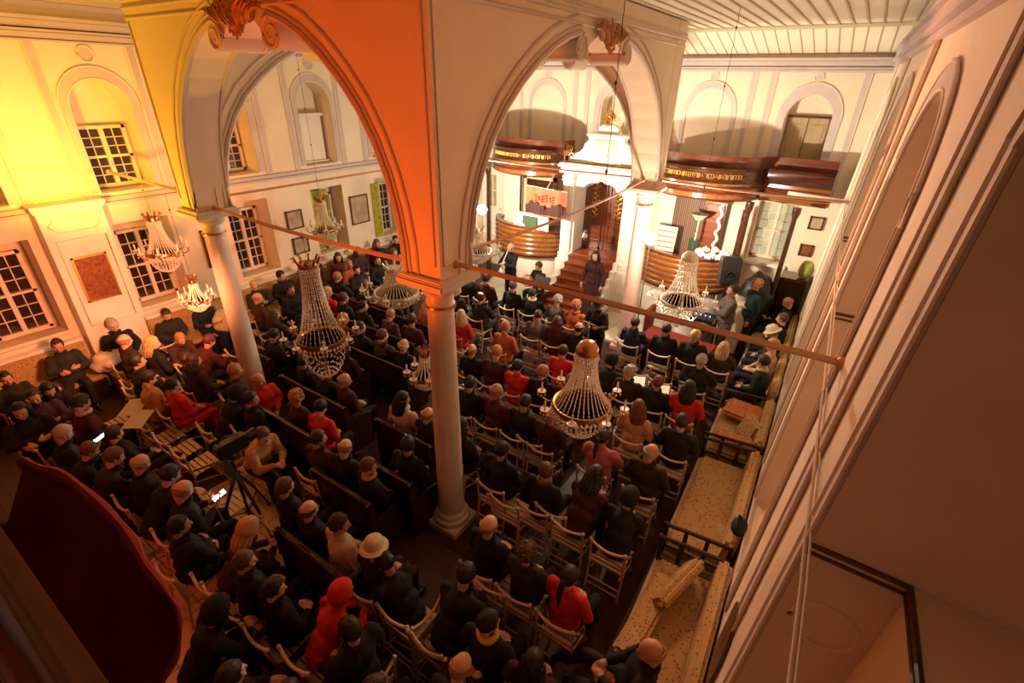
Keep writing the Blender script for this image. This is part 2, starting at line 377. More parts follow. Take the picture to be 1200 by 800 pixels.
(-2.69,7.05,'N','D','black','blk','lean','c','person bent forward in a black coat right of the chandelier dome'),
(-1.69,7.05,'N','S','auburn','blk','lap','c','person with vivid red hair before two papers on chairs'),
(-1.69,6.10,'N','L','auburn','tan','lap','c','auburn-haired person in tan cardigan'),
(-2.85,9.00,'N','S','dbrown','navy','lap','c','dark-haired man in navy at the front before the right far column'),
(-2.19,9.00,'N','S','dbrown','blk','lap','c','man with cropped brown hair in black at the front right'),
(-1.62,9.00,'N','S','blond','blk','lap','c','blond-haired person in black at the front right'),
(-1.07,9.00,'N','L','blond','olive','lap','c','blond-haired person in olive brown coat'),
(-1.26,8.05,'N','S','grey','blk','lap','c','grey-haired person in black stretching an arm over the next chair'),
(-1.19,7.05,'N','L','black','red','lap','c','black-haired person in plain red sweater by the right aisle'),
(-1.16,5.15,'N','B','grey','dbrn','lap','c','balding grey man in brown jacket on the right block'),
(-1.02,6.10,'N','S','black','blk','lap','c','person in black behind the red sweater'),
(-0.30,12.04,'W','B','ginger','blk','read','s','bald man in black reading a sheet at the right wall'),
(-0.30,10.96,'W','S','brown','blk','lap','s','brown-haired person in black between the bald reader and the cream hat'),
(-0.30,10.19,'W','H','cream','olive','lap','s','person wearing a cream knitted hat at the right wall'),
(-0.30,9.47,'W','S','ginger','tan','lap','s','ginger-faced person in tan next to the cream knitted hat'),
(-0.30,8.75,'W','S','dbrown','blk','lap','s','person in black with cream scarf at the right wall above the patterned sofas'),
(-0.36,2.71,'W','B','ginger','blk','lap','s','bald person in black sprawled on the sofa at the bottom edge'),
]
EMPTY = [
(-1.96,4.22,'empty white folding chair with a beige board on its seat, row behind the black hood'),
(-2.90,5.21,'white folding chair with an orange paper, behind the burgundy balding man'),
(-2.31,8.05,'empty white folding chair with a white paper, nearest the dark bent coat'),
(-1.84,8.02,'empty white folding chair with a white paper, ahead of the vivid red hair'),
(-2.14,2.10,'empty white folding chair with a board leaning on it, left of the yellow collar'),
(-2.60,2.12,'empty white folding chair at the bottom beside the ginger person'),
(-8.99,1.75,'empty white folding chair right of the phone-lit grey head'),
(-9.25,0.94,'empty white folding chair farthest left at the picture edge'),
(-8.75,0.97,'empty white folding chair left of the phone-lit grey head'),
(-7.95,2.08,'empty white folding chair, first behind the red padded jacket'),
(-7.42,2.08,'empty white folding chair, second behind the red padded jacket'),
(-6.89,2.08,'empty white folding chair at the video camera end of its row'),
(-9.43,2.43,'empty white folding chair left of the tan pullover'),
(-6.02,1.68,'empty white folding chair right of the outstretched legs'),
(-4.31,1.23,'empty white folding chair between the two black coats at the lower left'),
(-2.53,4.01,'empty white folding chair just right of the near column base'),
(-2.01,2.94,'empty white folding chair above the yellow collar'),
(-5.74,1.88,'empty white folding chair at the foot of the video tripod'),
]
# ================================================================ ROOM SHELL
XL, YF, ZC = -11.5, 13.2, 6.62
def rwx(y, z): return .347-.0245*(y-2.2)+.045*(z-3.62)
m = MB(); m.box((-5.7, 5.2, -.1), (13.6, 17.4, .2)); struct('floor', m, M['floor'], False)
m = MB(); m.box((-.98, 4.6, .004), (.42, 9.6, .006)); m.box((-5.7, 6.9, .004), (6.6, 7.2, .006))
tag(m.build('carpet_runner', M['carpet']), 'dark red brown carpet under the pews and along the right aisle', 'carpet')
m = MB(); m.box((-5.4, 11.6, .04), (6.4, 3.0, .08), bev=.01); struct('trim_1', m, M['dais'])
m = MB(); m.box((-5.55, 1.35, .006), (2.6, 2.5, .012), rz=R(-4)); struct('trim_30', m, M['stonelit'])  # bright floor patch painted for the light falling around the tripod
# ceiling with battens, stepped border and coved edge to the far wall
m = MB(); m.box((-5.7, 4.2, ZC+.1), (13.6, 15.0, .2))
m.bm.verts.ensure_lookup_table()
v = [m.bm.verts.new(p) for p in ((-12.5, 11.65, ZC), (1.2, 11.65, ZC), (1.2, 13.3, 6.22), (-12.5, 13.3, 6.22), (-12.5, 11.65, ZC+.2), (1.2, 11.65, ZC+.2), (1.2, 13.3, ZC+.2), (-12.5, 13.3, ZC+.2))]
for f in ((0, 1, 2, 3), (4, 7, 6, 5), (0, 4, 5, 1), (3, 2, 6, 7), (0, 3, 7, 4), (1, 5, 6, 2)): m.bm.faces.new([v[i] for i in f])
struct('ceiling', m, M['ceil'], False)
m = MB(); x = -11.4
while x < .6:
    m.box((x, 4.2, ZC-.012), (.026, 14.8, .022)); m.tube([(x, 11.7, ZC-.02), (x, 13.2, 6.235)], .011, 5); x += .215
m.tube([(-11.4, 11.62, ZC-.02), (.0, 11.62, ZC-.02), (.25, 11.5, ZC-.02), (.3, 11.2, ZC-.02), (.45, 4, ZC-.02)], .045, 8)
struct('trim_2', m, M['ceilrib'])

def archhole(c, hw, z0, zs, ry, n=14):
    return [(c-hw, z0), (c+hw, z0)]+arc(c, zs, hw, 0, 180, n, ry)
def recthole(c, hw, z0, z1): return [(c-hw, z0), (c+hw, z0), (c+hw, z1), (c-hw, z1)]

# ---- left wall: upper arched recesses over lower square recesses
LW = [-.55, 1.68, 3.92, 6.12, 8.33, 10.5]
fm = lambda u, v, w: (XL-w, u, v)
m = MB(); holes = []
for c in LW: holes += [archhole(c, .47, 3.62, 5.06, .46), recthole(c, .5, 1.22, 3.04)]
m.plate([(-2.9, 0), (13.3, 0), (13.3, 6.6), (-2.9, 6.6)], holes, fm, .5)
m.box((XL-.62, 5.2, 3.3), (.2, 16.4, 6.6))
# slanted sills of the lower windows
for c in LW: m.box((XL-.24, c, 1.24), (.5, 1.0, .06), ry=R(-6))
struct('wall_left', m, M['cream'], False)
# lower storey: box pier, panels, recess reveals, ledges
m = MB(); m.box((XL+.15, 2.82, 1.8), (.3, .96, 3.5), bev=.01)
m.box((XL+.17, 2.82, 3.56), (.40, 1.06, .07)); m.box((XL+.16, 2.82, 3.50), (.36, 1.02, .05))
struct('trim_3', m, M['white'])
m = MB()
def rim(m, pts, r, fmp, close=True):
    p = [fmp(u, v) for u, v in pts]
    if close: p = p+[p[0]]
    m.tube(p, r, 6, cap=not close)
f3 = lambda u, v: (XL+.305, u, v)
rim(m, [(2.46, 1.35), (3.2, 1.35), (3.2, 2.98), (2.46, 2.98)], .014, f3)
sc = [(2.5, 3.18), (2.56, 3.12), (3.08, 3.12), (3.14, 3.18), (3.2, 3.24), (3.14, 3.30), (3.08, 3.38), (2.56, 3.38), (2.5, 3.30), (2.44, 3.24)]
rim(m, sc, .014, f3)
struct('trim_4', m, M['cream'])
m = MB()
for ya, yb in ((-2.9, 2.3), (3.34, 13.2)): m.box((XL+.04, (ya+yb)/2, 3.52), (.10, yb-ya, .07)); m.box((XL+.03, (ya+yb)/2, 3.44), (.07, yb-ya, .05))
for z, t, d in ((6.36, .05, .16), (6.28, .10, .10), (6.19, .035, .13), (6.12, .09, .07), (6.05, .03, .09)): m.box((XL+d/2, 5.2, z), (d, 16.2, t))
struct('trim_5', m, M['mauve'])
m = MB()
for c in LW:
    for s in (-1, 1):
        m.box((XL+.012, c+s*.72, 4.8), (.024, .13, 2.5))
    o = archhole(c, .60, 3.64, 5.08, .62); i = archhole(c, .47, 3.6, 5.06, .46)
    m.plate(o, [[(u, v+.045) if v < 4 else (u, v) for u, v in i]], lambda u, v, w: (XL+.003+w, u, v), .02)
    m.lathe([(.0, .0), (.12, .0), (.12, .03), (.0, .03)], 20)
    g = m.bm.verts[-40-2:] if False else None
struct('trim_6', m, M['mauve'])
m = MB()
for c in LW:
    rim(m, archhole(c, .475, 3.64, 5.06, .465)[2:], .013, lambda u, v: (XL+.025, u, v), False)
    rim(m, archhole(c, .61, 3.64, 5.08, .63)[2:], .013, lambda u, v: (XL+.02, u, v), False)
    rim(m, arc(c+.02, 5.89, .12, 0, 345, 20), .015, lambda u, v: (XL+.015, u, v))
    for s in (-1, 1):
        for d in (-.065, .065): m.tube([(XL+.02, c+s*.72+d, 3.6), (XL+.02, c+s*.72+d, 6.05)], .012, 5)
struct('trim_7', m, M['cream'])
m = MB()
for c in LW:
    vs = [m.bm.verts.new((XL+.006, c+.02+.11*math.cos(k*math.pi/10), 5.89+.11*math.sin(k*math.pi/10))) for k in range(20)]; m.bm.faces.new(vs)
    vs2 = [m.bm.verts.new((XL-.02, c+.02+.11*math.cos(k*math.pi/10), 5.89+.11*math.sin(k*math.pi/10))) for k in range(20)]; m.bm.faces.new(vs2[::-1])
    for k in range(20): m.bm.faces.new((vs[k], vs[(k+1) % 20], vs2[(k+1) % 20], vs2[k]))
struct('trim_8', m, M['mauve'])
WN = [0]
def window(fmp, c, z0, z1, hw, glassm=None, ncol=2, nrow=4, name=None, kind='sash'):
    """two leaf window in plane fmp(u,v,w): w grows out of the wall"""
    WN[0] += 1
    root = tag(bpy.data.objects.new('window_%d' % WN[0], None), kind='structure'); COL.objects.link(root)
    def bx(m, u0, u1, v0, v1, w0, w1):
        ps = [fmp(u, v, w) for w in (w0, w1) for u, v in ((u0, v0), (u1, v0), (u1, v1), (u0, v1))]
        vs = [m.bm.verts.new(p) for p in ps]
        for f in ((0, 1, 2, 3), (7, 6, 5, 4), (0, 4, 5, 1), (1, 5, 6, 2), (2, 6, 7, 3), (3, 7, 4, 0)): m.bm.faces.new([vs[i] for i in f])
    t = .055; m = MB()
    bx(m, c-hw, c-hw+t, z0, z1, 0, .08); bx(m, c+hw-t, c+hw, z0, z1, 0, .08)
    bx(m, c-hw, c+hw, z0, z0+t, 0, .08); bx(m, c-hw, c+hw, z1-t, z1, 0, .08); bx(m, c-.035, c+.035, z0, z1, 0, .09)
    zm = z0+(z1-z0)*.5; bx(m, c-hw, c+hw, zm-.022, zm+.022, 0, .08)
    m.build('window_frame', M['winframe'], root, False)
    m = MB()
    for s in (-1, 1):
        a0, a1 = (c-hw+t, c-.035) if s < 0 else (c+.035, c+hw-t)
        um = (a0+a1)/2 if s > 0 else (a0+a1)/2
        bx(m, um-.008, um+.008, z0+t, z1-t, .02, .05)
        for lo, hi in ((z0+t, zm-.022), (zm+.022, z1-t)):
            for k in range(1, nrow//2+1):
                zz = lo+(hi-lo)*k/(nrow//2+1); bx(m, a0, a1, zz-.008, zz+.008, .02, .05)
    m.build('glazing_bars', M['winframe'], root, False)
    m = MB(); bx(m, c-hw+t, c+hw-t, z0+t, z1-t, .01, .025); m.build('pane', glassm or M['glass'], root, False)
    return root
fw = lambda u, v, w: (XL-.50+w, u, v)
for k, c in enumerate(LW):
    window(fw, c, 1.30, 2.80, .40)
    if k in (0, 1, 2, 3): window(fw, c, 3.66, 4.74, .40)
# pale shuttered upper windows near the far end
for c in (8.33, 10.5):
    r = window(fw, c, 3.66, 4.74, .40)
    m = MB(); m.box((XL-.35, c, 4.22), (.04, .78, 1.06)); m.box((XL-.30, c, 4.78), (.1, .84, .06)); m.box((XL-.30, c, 3.66), (.12, .84, .05)); m.build('blind', M['white'], r, False)
# yellow green curtains in the lower windows near the far end
for c, w_, lb in ((8.2, .34, 'yellow green patterned curtain drawn in the left wall window behind a chandelier'), (9.96, .14, 'bright yellow curtain strip beside the largest far left picture')):
    m = MB(); n = 28
    for i in range(n):
        u = c-w_+2*w_*i/n; d = .03*math.sin(i*1.9)
        m.tube([(XL-(.3 if w_ > .2 else -.03)+d, u, 1.35), (XL-(.3 if w_ > .2 else -.03)+d, u, 2.92)], w_/n*1.5, 6)
    tag(m.build('curtain', M['curtain']), lb, 'curtain')
# plaque and pictures on the left wall
def picture(name, lab, x0, y0, y1, z0, z1, fmat, imat, axis='x', cat='picture', fr=.035, grp=None):
    t = thing(name, lab, cat, (x0, (y0+y1)/2, z0) if axis == 'x' else ((y0+y1)/2, x0, z0), group=grp)
    w, h = (y1-y0), (z1-z0)
    def P(u, v, d): return (d, u, v) if axis == 'x' else (u, -d, v)
    def S(u, v, d): return (d, u, v) if axis == 'x' else (u, d, v)
    m = MB()
    for u, v, su, sv in ((0, fr/2, w, fr), (0, h-fr/2, w, fr), (-w/2+fr/2, h/2, fr, h), (w/2-fr/2, h/2, fr, h)): m.box(P(u, v, .02), S(su, sv, .04))
    m.build('frame', fmat, t, False)
    m = MB(); m.box(P(0, h/2, .012), S(w-fr*1.6, h-fr*1.6, .015)); m.build('panel', imat, t, False)
    return t
picture('bronze_plaque', 'large square engraved bronze coloured plaque on the white box pier of the left wall', XL+.302, 2.55, 3.09, 1.80, 2.66, M['gilt'], M['plaque'], cat='plaque', fr=.03)
picture('framed_picture', 'smaller brown framed print on the left wall, upper of the two beside the green curtain', XL+.01, 7.0, 7.46, 2.16, 2.63, M['frame'], M['parch'])
picture('framed_picture', 'brown framed print low on the left wall behind the rod, under the smaller print', XL+.01, 7.05, 7.5, 1.5, 1.93, M['frame'], M['parch'])
picture('framed_picture', 'tall brown framed print on the far left wall, right of the green curtain', XL+.01, 9.0, 9.64, 1.88, 2.68, M['frame'], M['parch'])
picture('framed_picture', 'narrow dark picture on the left wall right behind the left column', XL+.01, 4.92, 5.18, 1.75, 2.6, M['frame'], M['frame'])

# ---- far wall
ff = lambda u, v, w: (u, YF+w, v)
m = MB()
m.plate([(-12.1, 0), (.9, 0), (.9, 6.6), (-12.1, 6.6)], [archhole(-1.08, .45, 3.3, 5.0, .48), archhole(-5.55, .42, 4.3, 5.02, .48), recthole(-1.18, .42, 1.75, 3.2), recthole(-9.62, .45, 1.0, 3.12)], ff, .4)
m.box((-5.6, YF+.5, 3.3), (13.0, .2, 6.6))
struct('wall_far', m, M['cream'], False)
m = MB(); m2 = MB()
for z, t, d in ((6.14, .05, .16), (6.06, .10, .10), (5.98, .035, .13), (5.93, .05, .06)): m.box((-5.6, YF-d/2, z), (12.8, d, t))
for c in (-9.85, -7.63, -5.55, -3.2, -1.08):
    o = archhole(c, .62, 3.3, 5.02, .70); i = archhole(c, .52 if c not in (-1.08, -5.55) else .46, 3.25, 5.0, .58 if c not in (-1.08, -5.55) else .49)
    m.plate(o, [[(u, v+.08) if v < 3.4 else (u, v) for u, v in i]], lambda u, v, w: (u, YF-.003-w, v), .02)
    for s in (-1, 1): m.box((c+s*.86, YF-.012, 4.65), (.12, .024, 2.6))
    for s in (-.06, .06): m2.tube([(c+.86+s, YF-.02, 3.4), (c+.86+s, YF-.02, 5.93)], .01, 5); m2.tube([(c-.86+s, YF-.02, 3.4), (c-.86+s, YF-.02, 5.93)], .01, 5)
    rim(m2, arc(c, 5.02, .62, 0, 180, 14, .70), .012, lambda u, v: (u, YF-.02, v), False)
    vs = [m.bm.verts.new((c+.08*math.cos(k*math.pi/10), YF-.02, 5.82+.08*math.sin(k*math.pi/10))) for k in range(20)]; m.bm.faces.new(vs)
    rim(m2, arc(c, 5.82, .085, 0, 345, 20), .01, lambda u, v: (u, YF-.02, v))
struct('trim_9', m, M['mauve']); struct('trim_10', m2, M['cream'])
# shutter in the far right niche
M['shutter'] = wood('shutter_paint', (.46, .36, .22), (.36, .27, .16), axis=2, rough=.6)
t = tag(thing('window_shutters', None, None), kind='structure')
WN[0] += 1; t.name = 'window_%d' % WN[0]
for k in ('label', 'category', 'group'):
    if k in t: del t[k]
for s in (-1, 1):
    m = MB(); m.box((-1.08+s*.2, YF+.32, 4.2), (.385, .05, 1.66), bev=.008); m.box((-1.08+s*.2, YF+.29, 4.2), (.27, .02, 1.4), bev=.006); m.build('shutter_leaf', M['shutter'], t)
m = MB(); m.box((-1.08, YF+.35, 5.05), (.86, .06, .05)); m.build('shutter_head', M['frame'], t)
window(lambda u, v, w: (u, YF+.38-w, v), -1.18, 1.8, 3.18, .40, M['glassbright'])
m = MB(); m.box((-1.18, YF-.02, 1.72), (1.0, .16, .07)); struct('trim_11', m, M['white'])
# white glazed door at the far left
t = tag(thing('door_1', None, None), kind='structure')
for k in ('label', 'category'):
    if k in t: del t[k]
m = MB(); m.plate(recthole(-9.62, .42, .05, 3.1), [recthole(-9.62, .16, 1.95, 2.95)], lambda u, v, w: (u, YF+.1+w, v), .05); m.build('door_leaf', M['white'], t, False)
m = MB(); m.box((-9.62, YF+.13, 2.45), (.02, .05, 1.0)); m.box((-9.62, YF+.13, 2.45), (.32, .05, .02)); m.build('glazing_bars', M['white'], t, False)
m = MB(); m.box((-9.62, YF+.14, 2.45), (.32, .01, 1.0)); m.build('pane', M['parch'], t, False)
m = MB(); m.tube([(-9.3, YF+.06, 1.9), (-9.18, YF+.06, 1.9)], .015, 6); m.build('door_handle', M['steel'], t)

# ---- right wall
fr = lambda u, v, w: (rwx(u, v)+w, u, v)
RW = [(.55, 1.65), (4.68, .82), (8.02, .82), (11.2, .80)]
def dense(poly, step=.5):
    o = []
    for (a0, b0), (a1, b1) in zip(poly, poly[1:]+poly[:1]):
        n = max(1, int(math.hypot(a1-a0, b1-b0)/step))
        o += [(a0+(a1-a0)*k/n, b0+(b1-b0)*k/n) for k in range(n)]
    return o
m = MB(); m.plate(dense([(-2.9, 0), (13.3, 0), (13.3, 6.6), (-2.9, 6.6)], 1.0), [archhole(c, hw, .95, 4.85 if hw < 1 else 5.45, .76) for c, hw in RW], fr, .42)
def rslab(y0, y1, z0, z1, w0, w1):
    vs = [m.bm.verts.new(fr(u, v, w)) for w in (w0, w1) for u, v in ((y0, z0), (y1, z0), (y1, z1), (y0, z1))]
    for f in ((0, 1, 2, 3), (7, 6, 5, 4), (0, 4, 5, 1), (1, 5, 6, 2), (2, 6, 7, 3), (3, 7, 4, 0)): m.bm.faces.new([vs[i] for i in f])
rslab(2.4, 13.3, 0, 6.6, .415, .6); rslab(2.2, 2.4, 0, 3.5, .42, .6); rslab(-2.9, 2.2, 0, 3.62, .415, 1.4); rslab(2.2, 2.4, 3.5, 6.6, .42, 1.4); rslab(-2.9, 2.4, 3.62, 6.6, 1.3, 1.5); rslab(-2.9, -1.1, 3.62, 6.6, .415, 1.4); rslab(-2.9, 2.4, 6.3, 6.6, .415, 1.4)
struct('wall_right', m, M['cream'], False)
def rbox(m, y0, y1, z0, z1, w0, w1):
    vs = [m.bm.verts.new(fr(u, v, w)) for w in (w0, w1) for u, v in ((y0, z0), (y1, z0), (y1, z1), (y0, z1))]
    for f in ((0, 1, 2, 3), (7, 6, 5, 4), (0, 4, 5, 1), (1, 5, 6, 2), (2, 6, 7, 3), (3, 7, 4, 0)): m.bm.faces.new([vs[i] for i in f])
m = MB(); m2 = MB()
for z, t, d in ((6.30, .05, .14), (6.20, .14, .09), (6.10, .035, .12), (6.04, .07, .06)): rbox(m, -2.9, 13.2, z-t/2, z+t/2, -d, .0)
for c, hw in RW:
    zs = 4.85 if hw < 1 else 5.45; o = archhole(c, hw+.14, .97, zs+.02, .92 if hw < 1 else .86); i = [(u, v+.06) if v < 1.2 else (u, v) for u, v in archhole(c, hw, .95, zs, .76)]
    m.plate(dense(o, .6), [i], lambda u, v, w: fr(u, v, -.002-w), .018)
    rim(m2, archhole(c, hw+.14, 1.0, zs+.02, .92 if hw < 1 else .86)[1:]+[(c-hw-.14, 1.0)], .014, lambda u, v: fr(u, v, -.02), False)
    rim(m2, archhole(c, hw+.01, 1.0, zs, .77)[1:]+[(c-hw-.01, 1.0)], .012, lambda u, v: fr(u, v, -.02), False)
for c, hw in ((2.99, .10), (6.35, .10), (9.65, .1), (12.6, .1)):
    rbox(m, c-hw, c+hw, 1.0, 6.0, -.018, 0)
    for s in (-1, 1): m2.tube([fr(c+s*hw, 1.0, -.02), fr(c+s*hw, 6.0, -.02)], .012, 5)
struct('trim_12', m, M['mauve']); struct('trim_13', m2, M['cream'])
# narrow moulding round each right wall recess at upper sill height, raised oval on the lower jamb
m = MB()
for c, hw in RW:
    p = [fr(c+hw-.0, 3.62, .0), fr(c+hw-.012, 3.62, .40), fr(c-hw+.01, 3.62, .40)]
    m.tube([(x, y-.0, z) for x, y, z in p], .016, 6)
    m.tube([(x, y-.0, z-.05) for x, y, z in p], .012, 6)
struct('trim_14', m, M['frame'])
m = MB()
oc = (.54, 2.2, 3.12)
rim(m, arc(oc[0], oc[2], .15, 0, 345, 24, .15), .016, lambda u, v: (u, 2.2, v))
struct('trim_15', m, M['cream'])
# conduits running along the wall over the sills
m = MB()
for d, zz, r_ in ((.02, 3.70, .006), (.03, 3.655, .009)):
    pts = []
    for i in range(41):
        y = -.5+i*13.4/40; pts.append(fr(y, zz+.01*math.sin(i*2.1), -d))
    m.tube(pts, r_, 6)
tag(m.build('conduit', M['reveal']), 'pair of thin painted conduits running along the right wall at sill height', 'pipe')
# small brown lower window by the sofas
m = MB(); m.plate(archhole(3.02, .26, 1.05, 1.6, .3), [], lambda u, v, w: fr(u, v, -w), .03); 
o = tag(bpy.data.objects.new('door_2', m.mesh('door_2', M['frame'])), kind='structure'); COL.objects.link(o)
# back of the room behind and below the camera: wall and gallery front
m = MB(); m.box((-5.7, -2.95, 3.3), (13.6, .2, 6.6)); struct('wall_back', m, M['backdark'], False)
m = MB(); m.box((-5.7, -1.45, 4.0), (12.2, 2.8, .16)); struct('trim_16', m, M['backdark'], False)
# gallery rail just under the camera
t = thing('gallery_railing', 'dark blurred wooden handrail and board of the gallery at the lower left corner', 'railing', (-2.5, -.02, 4.1))
m = MB(); m.box((0, .005, .80), (4.6, .035, .05), bev=.01); m.build('handrail', M['woodmid'], t)
m = MB(); m.box((0, -.085, .74), (4.6, .05, .05), bev=.01); m.build('lower_rail', M['pew'], t)
m = MB(); m.box((0, -.075, .36), (4.6, .03, .72)); m.build('board', M['pew'], t)
# ================================================================ ARCADE
HP = .25
BX, AX, AY, CY = -8.103, -3.378, 3.685, 10.063
SHAPE = [(1.0, 3.80), (.995, 4.10), (.97, 4.44), (.93, 4.75), (.87, 5.05), (.79, 5.33), (.69, 5.57), (.58, 5.78), (.46, 5.95), (.35, 6.06), (.25, 6.12)]
def archcurve(hw):
    r = [(s*hw, z) for s, z in SHAPE]
    cx, cz, rr_ = r[-1][0], r[-1][1]-.14, .14
    volute = [(cx+rr_*math.sin(R(-t)), cz+rr_*math.cos(R(-t))) for t in (20, 45, 70, 90)]
    return r, volute, (cx, cz, rr_)
def arcade(axis, pos, u0, u1, sgn):
    """wall between two piers; axis 'x' spans x at fixed y=pos. sgn: visible outward side"""
    c = (u0+u1)/2; hw = (u1-u0)/2-HP
    r, vol, (cx, cz, vr) = archcurve(hw)
    right = r+vol
    crown = [(cx-vr-.02, cz+.06), (.16, 6.18), (.07, 6.21)]
    half = right+[(cx-vr, cz+.0)]+crown[1:]
    full = [(c+u, z) for u, z in half]+[(c-u, z) for u, z in reversed(half)]
    outer = [(u1+HP, 3.80), (u1+HP, 6.6), (u0-HP, 6.6), (u0-HP, 3.80)]
    poly = full+outer[::-1]
    # order: start right springing -> crown -> left springing -> left pier out -> up -> right -> down
    poly = full+[(u0-HP, 3.80), (u0-HP, 6.6), (u1+HP, 6.6), (u1+HP, 3.80)]
    T = (lambda u, v, w: (u, pos+w, v)) if axis == 'x' else (lambda u, v, w: (pos+w, u, v))
    return c, hw, poly, T, (cx, cz, vr), half
KA = 0
def build_arcade(num, axis, pos, u0, u1):
    c, hw, poly, T, (cx, cz, vr), half = arcade(axis, pos, u0, u1, 1)
    e = .003*num
    # the two walls that meet on a pier are mitred by trimming one direction
    if axis == 'y': poly = [(min(max(u, u0+HP-.02), u1-HP+.02) if abs(z-3.8) < .01 or z > 6.5 else u, z) for u, z in poly]
    m = MB(); m.plate(poly, [], lambda u, v, w: T(u, v, w-HP+e), 2*HP-2*e)
    wname = {1: 'wall_bay_front', 2: 'wall_bay_right', 3: 'wall_bay_left', 4: 'wall_bay_rear'}[num]
    struct(wname, m, M['bay'], False)
    # archivolt mouldings and friezes on both faces
    m = MB()
    for sd in (-1, 1):
        w0 = sd*(HP+.0)
        for s in (-1, 1):
            rc = [(c+s*u, z) for u, z in archcurve(hw)[0]]
            def off(d):
                o = []
                for i, (u, z) in enumerate(rc):
                    a_ = rc[max(i-1, 0)]; b_ = rc[min(i+1, len(rc)-1)]
                    tx, tz = b_[0]-a_[0], b_[1]-a_[1]; L_ = math.hypot(tx, tz); nx, nz = tz/L_, -tx/L_
                    if nx*s < 0: nx, nz = -nx, -nz
                    if i > len(rc)-3: nx, nz = 0, 1
                    o.append((u+nx*d, z+nz*d))
                return o
            for d, r_ in ((.02, .035), (.09, .018), (.20, .020)):
                pts = off(d); m.tube([T(u, v, w0) for u, v in pts], r_, 6)
            # volute scroll: spiral relief with drum
            sp = []
            for k in range(40):
                t_ = k/39; ang = R(90-s*(0))+s*R(620*t_); rad = (vr+.015)*(1-t_*.86)
                sp.append((c+s*cx+rad*math.cos(ang)*1.0, cz+rad*math.sin(ang)))
            m.tube([T(u, v, w0+sd*.015) for u, v in sp], [.030*(1-k/60) for k in range(40)], 6)
        hi = .0
        for z, r_ in ((6.23, .02), (6.34, .028), (6.42, .02)): m.tube([T(u0-HP-.0, z, w0), T(u1+HP, z, w0)], r_, 6)
    struct('trim_%d' % (16+num), m, M['baytrim'])
    # volute drums through the wall thickness
    m = MB()
    for s in (-1, 1):
        prof = arc(c+s*cx, cz, vr*.98, 0, 342, 18)
        m.plate(prof, [], lambda u, v, w: T(u, v, w-HP-.02), 2*HP+.04)
    struct('trim_%d' % (20+num), m, M['baytrim'])
    # acanthus crest over the gap between the scrolls, on each face
    m = MB()
    rnd = random.Random(num)
    for sd in ({1: -1, 2: 1, 3: 1, 4: -1}[num],):
        w0 = sd*(HP+.05)
        for k in range(-5, 6):
            a_ = k*.15; L_ = .34-.012*abs(k)
            p = []
            for j in range(7):
                t_ = j/6; bend = .5*t_*t_*(1 if k > 0 else -1 if k < 0 else 0)
                rx = math.sin(a_+bend)*L_*t_; rz = math.cos(a_+bend)*L_*t_
                p.append(T(c+.06*k+rx*.9, 6.04+rz*.95+.012*abs(k), w0+sd*(.03*math.sin(t_*3)+.01*(k % 2))))
            m.tube(p, [.022, .036, .040, .034, .030, .022, .006], 6, flat=.6)
            for q in (2, 3, 4, 5):
                for s2 in (-1, 1):
                    b0 = Vector(p[q]); m.tube([b0, b0+Vector(T(s2*.05, .035, 0))-Vector(T(0, 0, 0))], [.018, .004], 5)
        for k in range(-2, 3):
            m.tube([T(c+.05*k, 6.08, w0), T(c+.06*k, 6.0-.03*(2-abs(k)), w0+sd*.02)], [.035, .01], 6)
        m.ell(T(c, 6.08, w0+sd*.01), (.07, .07, .07), 10, 8)
    tag(m.build('acanthus_crest', M['crest']), {1: 'carved gilt acanthus crest between the scrolls of the front left arch', 2: 'carved gilt acanthus crest between the scrolls of the front right arch', 3: 'carved acanthus crest of the arch on the far left side of the bay', 4: 'carved acanthus crest of the rear arch of the bay toward the shrine'}[num], 'ornament')
build_arcade(1, 'x', AY, BX, AX)
build_arcade(2, 'y', AX, AY, CY)
build_arcade(3, 'y', BX, AY, CY)
build_arcade(4, 'x', CY, BX, AX)
# panel outlines on the outward faces (thin raised borders)
m = MB()
for (T, a0, a1) in ((lambda u, v: (u, AY-HP-.004, v), BX, AX), (lambda u, v: (AX+HP+.004, u, v), AY, CY)):
    for q in ((a0-HP+.06, a0-HP+.06), (a1+HP-.06, a1+HP-.06)):
        m.tube([T(q[0], 3.95), T(q[0], 6.2)], .010, 5)
struct('trim_25', m, M['baytrim'])

# columns
def column(loc, label, cm='column'):
    t = thing('column', label, 'column', (*loc, 0), group=None)
    m = MB(); m.box((0, 0, .06), (.52, .52, .12), bev=.015); m.lathe([(.0, .12), (.25, .12), (.262, .16), (.25, .20), (.21, .22), (.225, .25), (.215, .28), (.19, .30), (.0, .30)], 28); m.build('base', M[cm], t)
    m = MB(); m.lathe([(0, .28), (.185, .28), (.176, .5), (.172, 1.5), (.160, 2.6), (.150, 3.40), (0, 3.40)], 32); m.build('shaft', M[cm], t)
    m = MB(); m.lathe([(0, 3.36), (.15, 3.36), (.17, 3.39), (.17, 3.42), (.15, 3.45), (.155, 3.56), (.19, 3.58), (.20, 3.61), (.18, 3.63), (.215, 3.66), (.255, 3.69), (0, 3.69)], 28)
    m.box((0, 0, 3.735), (.66, .66, .09), bev=.02); m.box((0, 0, 3.79), (.60, .60, .05), bev=.01)
    m.build('capital', M[cm], t)
    m = MB(); m.lathe([(.152, 3.405), (.176, 3.405), (.176, 3.43), (.152, 3.43)], 28); m.build('collar', M['brass'], t)
    return t
column((AX, AY), 'large pale column in the foreground, nearest to the camera')
column((BX, AY), 'pale column at the left, beside the hanging orange chandelier')
column((AX, CY), 'pinkish column at the right rear, in front of the shrine steps', 'pinkcol')
column((BX, CY), 'column at the rear left, mostly behind the near column pier')
